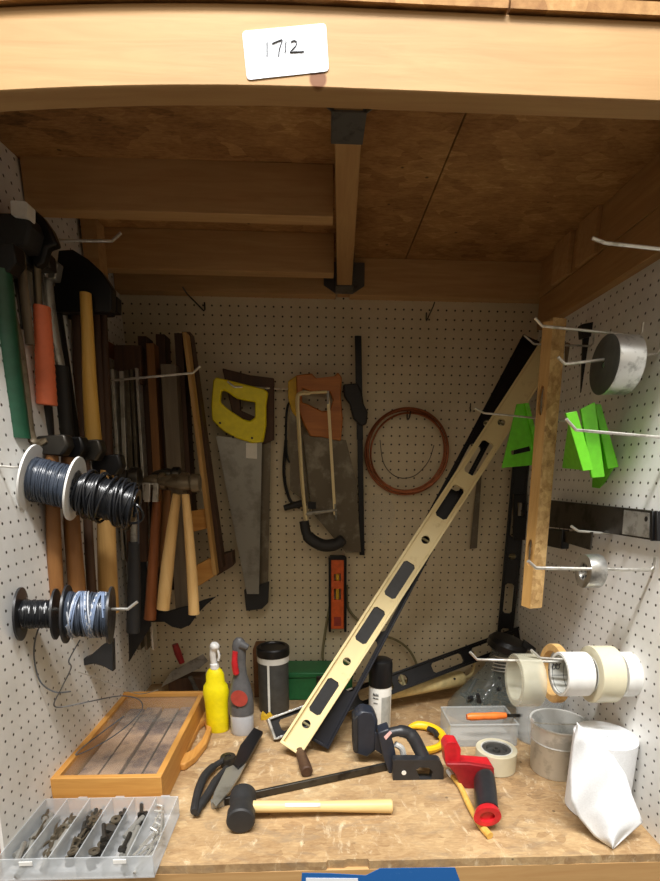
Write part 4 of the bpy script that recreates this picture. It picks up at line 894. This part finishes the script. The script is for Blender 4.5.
# bar clamp
b0, b1 = at(217, 803, Z=.38), at(386, 766, Z=.5)
a, u_, n_, L = frame(b0, b1); side = V((a.y, -a.x, 0)).normalized()
t = thing('bar_clamp', 'black bar clamp with trigger grip lying across the bench', 'clamp', (b0 + b1) / 2 - EZ)
obj('bar', MB().obox(b0, b1 + a * 2.5, side, .3, EZ, .7), 'dksteel', t, .05)
obj('end_stop', MB().obox(b0 - a * .5, b0 + a * .6, side, .5, EZ, .76), 'steel', t, .08)
def vpoly(P, y0): return pts(P, Y=y0)
Yc = -21.5
obj('pad', MB().prism(pts([(355, 716), (361, 711), (374, 713), (378, 722), (377, 750), (368, 758), (353, 753)], Y=-20.5), (0, 1.8, 0)), 'navy', t, .25)
obj('pad_face', MB().prism(pts([(353, 720), (358, 716), (358, 752), (353, 751)], Y=-20.7), (0, 2.0, 0)), 'blackp', t, .1)
obj('neck', MB().obox(at(374, 738, Y=-20), at(384, 745, Y=-20), EZ, 2.0, EY, 1.1), 'navy', t, .15)
bdy = [(378, 733), (389, 729), (394, 745), (397, 760), (397, 785), (392, 783), (383, 757)]
obj('jaw_body', MB().prism(pts(bdy, Y=-22), (0, 1.6, 0)), 'navy', t, .15)
obj('handle', MB().tube(spline([at(x, y, Y=Y) for x, y, Y in ((386, 734, -21.6), (400, 731, -21.4), (411, 735, -21.4), (419, 748, -21.8), (426, 763, -22.4))], 6), [.5] * 6 + [.6] * 6 + [.68] * 6 + [.68] * 6 + [.6], 14, flat=.8), 'blackp', t)
obj('trigger', MB().tube(spline([at(x, y, Y=-21.4) for x, y in ((395, 744), (402, 749), (404, 760))], 5), .3, 10), 'galv', t)
ph = pts([(416, 770), (420, 767.5), (429, 768), (433, 772), (431, 779), (420, 779)], Y=-23.2)
obj('end_plate', MB().prism(rounded(pts([(393, 760), (440, 760), (444, 768), (443, 788), (425, 790), (393, 787)], Y=-23.2), .3), (0, .9, 0), [ph]), 'blackp', t, .12)
pp = at(404, 773, Y=-23.25); obj('rivet', MB().cyl(pp, pp + EY * .1, .22, n=14), 'lbl', t)
obj('sticker', MB().prism(pts([(384, 737), (390, 731), (392, 733), (386, 740)], Y=-22.06), (0, .05, 0)), 'pink', t)
# tin snips
t = thing('tin_snips', 'open snips with dark handles and a grey blade beside the mallet', 'snips', at(225, 790, Z=0))
zb = .55
obj('blade', MB().prism(pts([(226, 768), (243, 760), (249, 757), (239, 776), (230, 790), (216, 806), (212, 801), (214, 792)], Z=zb + .5), (0, 0, -.25)), 'blade', t, .05)
obj('upper_blade', MB().prism(pts([(233, 763), (240, 745), (254, 727), (263, 731), (256, 744), (247, 760), (238, 768)], Z=zb + .7), (0, 0, -.35)), 'blackm', t, .08)
pv = at(228, 757, Z=.9); obj('pivot', MB().lathe([(0, -.85), (.75, -.85), (.8, -.1), (.72, .1), (.3, .12), (.3, .0), (0, .0)], pv, EZ, 24), 'dksteel', t)
obj('handle', MB().tube(spline(pts([(224, 760), (213, 767), (204, 777), (197, 795), (194, 812)], Z=.75), 6), [.3] * 6 + [.38] * 12 + [.34] * 6 + [.28], 10), 'black', t)
obj('handle', MB().tube(spline(pts([(227, 768), (217, 779), (208, 794), (200, 806), (196, 814)], Z=.5), 6), [.3] * 6 + [.36] * 12 + [.3] * 6 + [.24], 10), 'black', t)
# dark handle below the cream level
h0, h1 = at(297, 742, Z=.6), at(307, 772, Z=.6)
t = thing('screwdriver', 'dark screwdriver handle lying below the foot of the cream level', 'screwdriver', (h0 + h1) / 2 - EZ * .6)
d = h1 - h0; L = d.length
obj('handle', MB().lathe([(0, 0), (.4, 0), (.52, .3), (.5, L * .5), (.58, L * .8), (.58, L - .1), (.45, L), (0, L)], h0, d, 16), 'dk_wood', t)
obj('shaft', MB().cyl(h0, h0 - d.normalized() * 1.0 + EZ * -.1, .15, n=10), 'steel', t)
# yellow curved bar
t = thing('hook_bar', 'yellow curved steel hook lying behind the clamp grip', 'hook', at(428, 750, Z=0))
P = spline(pts([(409, 727), (418, 725), (430, 727), (440, 733), (443.5, 741), (438, 747), (428, 750), (418, 750)], Z=.55), 6)
obj('bar', MB().tube(P, [.18 + .3 * min(1, i / 6) for i in range(len(P))], 10, flat=.8), 'yel_paint', t)
obj('stripe', MB().tube(spline(pts([(428, 728.5), (434, 731), (437, 735)], Z=.72), 5), .3, 10), 'blackp', t)
# tape gun
t = thing('tape_gun', 'red tape gun with black grip lying beside the yellow stick', 'tape dispenser', at(475, 790, Z=0))
obj('roller_guard', MB().prism(rounded(pts([(444, 748), (448, 742), (458, 743), (461, 749), (460, 764), (455, 770), (446, 766)], Y=-24), .2), (0, 1.4, 0)), 'red', t, .15)
obj('frame', MB().prism(pts([(446, 764), (470, 764), (494, 768), (495, 778), (484, 790), (472, 791), (460, 786), (455, 774)], Y=-24.7), (0, .5, 0)), 'dkred', t, .1)
obj('side_plate', MB().prism(pts([(452, 762), (492, 765), (495, 770), (468, 769), (452, 770)], Y=-24.1), (0, 1.4, 0)), 'red', t, .08)
g0, g1 = at(484, 776, Z=1.6), at(487, 811, Z=1.5)
obj('grip', MB().tube([g0, g0 + (g1 - g0) * .1, g0 + (g1 - g0) * .5, g1 - (g1 - g0) * .1, g1], [.85, .98, 1.02, .98, .98], 18, flat=.8), 'blackp', t)
e1 = g1 + (g1 - g0).normalized() * 1.1
obj('grip_end', MB().lathe([(.6, .75), (.7, .78), (1.12, .76), (1.08, .4), (.98, 0), (0, 0), (0, .5), (.6, .5), (.6, .75)], g1, g1 - g0, 22, 0, 1, .8, EX), 'red', t)
# yellow stick
s0, s1 = at(449, 772, Z=.4), at(490, 836, Z=.3)
t = thing('yellow_stick', 'thin yellow stick with pale tip lying beside the red tape gun', 'stick', at(470, 805, Z=0))
P = spline([s0, at(460, 786, Z=.36), at(470, 807, Z=.32), at(480, 824, Z=.31), s1], 5)
obj('rod', MB().tube(P, [.24] * 6 + [.26] * 8 + [.3] * 7, 10), 'yel_wood', t)
obj('tip', MB().tube([s0 + (s0 - P[2]) * .35, s0, P[2]], [.2, .27, .27], 10), 'lbl', t)
# tub with orange knife
q = .05
tx0, tx1, ty0, ty1, th_ = 36.0, 43.2, -17.4, -13.2, 2.5
t = thing('plastic_tub', 'low clear plastic tub in front of the clear jug', 'tub', ((tx0 + tx1) / 2, -15, 0))
obj('bottom', MB().box((tx0, ty0, .02), (tx1, ty1, .1)), 'tub', t)
for A_, B_ in (((tx0, ty0, .1), (tx1, ty0 + .1, th_)), ((tx0, ty1 - .1, .1), (tx1, ty1, th_)), ((tx0, ty0 + .1, .1), (tx0 + .1, ty1 - .1, th_)), ((tx1 - .1, ty0 + .1, .1), (tx1, ty1 - .1, th_))):
    obj('wall', MB().box(A_, B_), 'tub', t)
obj('rim', MB().tube([(tx0, ty0, th_), (tx1, ty0, th_), (tx1, ty1, th_), (tx0, ty1, th_)], .12, 6, True), 'tub', t)
k0, k1 = at(466, 728, Y=-16.4), at(505, 725, Y=-16.2)
t = thing('utility_knife', 'orange-handled knife resting on the clear tub', 'knife', k0)
k0.z = k1.z = th_ + .42
obj('handle', MB().lathe([(0, 0), (.3, 0), (.42, .5), (.38, 2), (.42, 3), (.32, (k1 - k0).length), (0, (k1 - k0).length)], k0, k1 - k0, 14), 'orange_p', t)
obj('blade', MB().obox(k1, k1 + V((1.8, 0, 0)), EY, .12, EZ, .35), 'dksteel', t)
# jug
j0, j1 = V((42.3, -9.9, 0)), V((44.6, -8.2, 7.6))
t = thing('clear_jug', 'wide clear plastic jug with black cap in the right back corner', 'jug', j0)
ja = (j1 - j0); JL = ja.length
def jp(u, v):
    r = [4.7, 4.9, 4.5, 3.6, 2.6, 1.8, 1.6, 1.6][min(7, int(v * 7))]; k = v * 7 - int(v * 7) if v < 1 else 0
    r2 = [4.7, 4.9, 4.5, 3.6, 2.6, 1.8, 1.6, 1.6, 1.6][min(8, int(v * 7) + 1)]; r = r + (r2 - r) * k
    c = V((j0.x + ja.x * v, j0.y + ja.y * v, max(.02, JL * .96 * v))); q_ = 2 * math.pi * u
    return c + V((r * math.cos(q_), r * .56 * math.sin(q_), 0)) * (1 + .03 * math.sin(5 * q_ + 9 * v))
obj('body', MB().grid(jp, 40, 21), 'jug', t)
obj('cap', MB().lathe([(0, 0), (1.9, 0), (2.3, .25), (2.35, 1.0), (2.0, 1.45), (0, 1.7)], j1 + V((0, 0, -.2)), V((.25, -.1, 1)), 32), 'cap', t)
obj('cap_tab', MB().prism([j1 + V((1.4, -1.5, .6)), j1 + V((3.0, -1.6, .1)), j1 + V((3.1, -1.4, .5)), j1 + V((1.6, -1.3, 1.6))], (0, .2, 0)), 'cap', t)
sp_ = MB()
for k in range(5):
    cc_ = j0 + ja * (.72 + .05 * k); sp_.tube([cc_ + V((.3 + 1.85 * math.cos(q_), 1.6 * math.sin(q_), 0)) for q_ in [-2.6 + i * .16 for i in range(16)]], .07, 6)
obj('wire_spring', sp_, 'zinc', t)
ct = MB()
for k in range(34):
    p = j0 + V((random.uniform(-2.6, 2.6), random.uniform(-1.7, 1.2), random.uniform(.4, 3.2))); e = p + V((random.uniform(-1.6, 1.6), random.uniform(-.6, .6), random.uniform(-.3, 1.8)))
    ct.tube([p, e], [random.uniform(.2, .45), .2], 8)
co = obj('contents', ct, 'blackp', t); co['kind'] = 'stuff'
# flat tape roll on bench
c = at(502, 762, Z=0) + V((0, .6, 0)); c = V((39.6, -21.2, .03))
t = roll('clear tape roll lying flat on the bench with a dark hub', c, 2.0, 1.95, 1.5, 'clr_tape2', None, ax=EZ, core='core')
obj('hub', MB().lathe([(.2, .4), (1.36, .4), (1.36, 1.9), (1.0, 1.95), (.9, 1.6), (.35, 1.65), (.35, 1.95), (.2, 1.95), (.2, .4)], c, EZ, 32), 'greyl', t)
# bucket
c = at(554, 769, Z=.02); bk = 1.1
t = thing('metal_bucket', 'small galvanised bucket with wire handle beside the white roll', 'bucket', c)
obj('shell', MB().lathe([(r_ * bk, z_) for r_, z_ in [(0, 0), (1.95, 0), (2.0, .1), (2.22, 3.2), (2.28, 3.3), (2.22, 3.4), (2.38, 5.0), (2.48, 5.05), (2.46, 5.15), (2.3, 5.1), (1.9, .2), (0, .2)]], c, EZ, 40), 'galv', t)
obj('bail', MB().tube([c + V((2.6 * math.cos(q_), -.6 * math.sin(q_) * 2.2 - .2, 5.15 + .4 * math.sin(q_))) for q_ in [math.pi * i / 20 for i in range(21)]], .06, 6), 'zinc', t)
for s in (-1, 1): obj('ear', MB().box(c + V((s * 2.6 - .08, -.25, 4.5)), c + V((s * 2.6 + .08, .25, 5.35))), 'galv', t, .02)
solo('clear_cup', MB().lathe([(0, 0), (2.1, 0), (2.2, .1), (2.5, 5.6), (2.42, 5.6), (2.1, .15), (0, .15)], V((46.0, -15.6, .02)), EZ, 36), 'tub', 'clear plastic cup standing behind the galvanised bucket', 'cup')
# roll of white wipes
c = V((46.15, -27.8, .03))
R_, H_ = 2.45, 7.0
t = thing('wipe_roll', 'fat white roll of wipes with a loose draped sheet, front right', 'roll', c)
obj('roll', MB().lathe([(.25, .1), (.3, 0), (R_ - .1, 0), (R_, .12), (R_, H_ - .12), (R_ - .1, H_), (.4, H_ - .1), (.25, H_ - .2), (.25, .1)], c, EZ, 48), 'cloth', t)
rb = []
def drape(u, v):
    """sheet peels off the left of the roll and hangs forward to a corner on the bench"""
    A_ = [(577, 722), (573, 745), (570, 775), (571, 800), (579, 818), (594, 836), (613, 849)]
    B_ = [(578, 724), (598, 742), (614, 757), (626, 775), (632, 795), (643, 822), (613, 849)]
    k = v * 6; i = min(5, int(k)); f = k - i
    x = (A_[i][0] * (1 - f) + A_[i + 1][0] * f) * (1 - u) + (B_[i][0] * (1 - f) + B_[i + 1][0] * f) * u
    y = (A_[i][1] * (1 - f) + A_[i + 1][1] * f) * (1 - u) + (B_[i][1] * (1 - f) + B_[i + 1][1] * f) * u
    yy = -30.1 - 2.6 * v ** 1.6 - .55 * math.sin(math.pi * u) - .16 * math.sin(9 * u + 5 * v) * v - .12 * math.sin(15 * v + 4 * u)
    if v < .12: yy += (1 - v / .12) * .6
    p = at(x, y, Y=yy); p.z = max(p.z, .05); return p
obj('loose_sheet', MB().grid(drape, 20, 30), 'cloth', t, solid=.04)

# ================================================================ LIGHT AND CAMERA
def area(name, loc, target, sx, sy, power, col):
    l = bpy.data.lights.new(name, 'AREA'); l.shape = 'RECTANGLE'; l.size = sx * S; l.size_y = sy * S; l.energy = power; l.color = col
    o = bpy.data.objects.new(name, l); COL.objects.link(o); o.location = V(loc) * S
    o.rotation_euler = (V(target) - V(loc)).to_track_quat('-Z', 'Y').to_euler(); return o
area('aisle_light', (10, -76, 130), (22, -25, 0), 96, 5, 205, (1.0, .985, .96))
area('aisle_light_far', (50, -110, 140), (24, -20, 10), 96, 5, 45, (1.0, .985, .96))
wd = bpy.data.worlds.new('World'); sc.world = wd; wd.use_nodes = True
bg = wd.node_tree.nodes['Background']; bg.inputs['Strength'].default_value = 1.0
wn = wd.node_tree; wt_ = wn.nodes.new('ShaderNodeTexCoord'); ws = wn.nodes.new('ShaderNodeSeparateXYZ'); wn.links.new(wt_.outputs['Generated'], ws.inputs[0])
wm = wn.nodes.new('ShaderNodeMapRange'); wm.inputs['From Min'].default_value = -1; wm.inputs['From Max'].default_value = 1; wn.links.new(ws.outputs['Z'], wm.inputs['Value'])
wr_ = wn.nodes.new('ShaderNodeValToRGB'); e = wr_.color_ramp.elements
e[0].position = .0; e[0].color = (.09, .068, .045, 1); e[1].position = 1; e[1].color = (.40, .35, .28, 1)
x_ = e.new(.5); x_.color = (.135, .106, .074, 1); x_ = e.new(.66); x_.color = (.84, .70, .52, 1)
wn.links.new(wm.outputs['Result'], wr_.inputs['Fac']); wn.links.new(wr_.outputs['Color'], bg.inputs['Color'])
cd = bpy.data.cameras.new('Camera'); cam = bpy.data.objects.new('Camera', cd); COL.objects.link(cam)
right, down, fwd = RM[0], RM[1], RM[2]
m4 = Matrix((( right[0], -down[0], -fwd[0], CAM.x * S), (right[1], -down[1], -fwd[1], CAM.y * S), (right[2], -down[2], -fwd[2], CAM.z * S), (0, 0, 0, 1)))
cam.matrix_world = m4
cd.sensor_fit = 'VERTICAL'; cd.sensor_height = 24; cd.sensor_width = 24; cd.lens = F / 881 * 24
cd.shift_x = -(CX - 330) / 881; cd.shift_y = (CY - 440.5) / 881; cd.clip_start = .01
sc.camera = cam
vs = sc.view_settings; vs.view_transform = 'Standard'; vs.look = 'None'; vs.gamma = 1; vs.exposure = 0.0
try: vs.use_curve_mapping = False
except Exception: pass
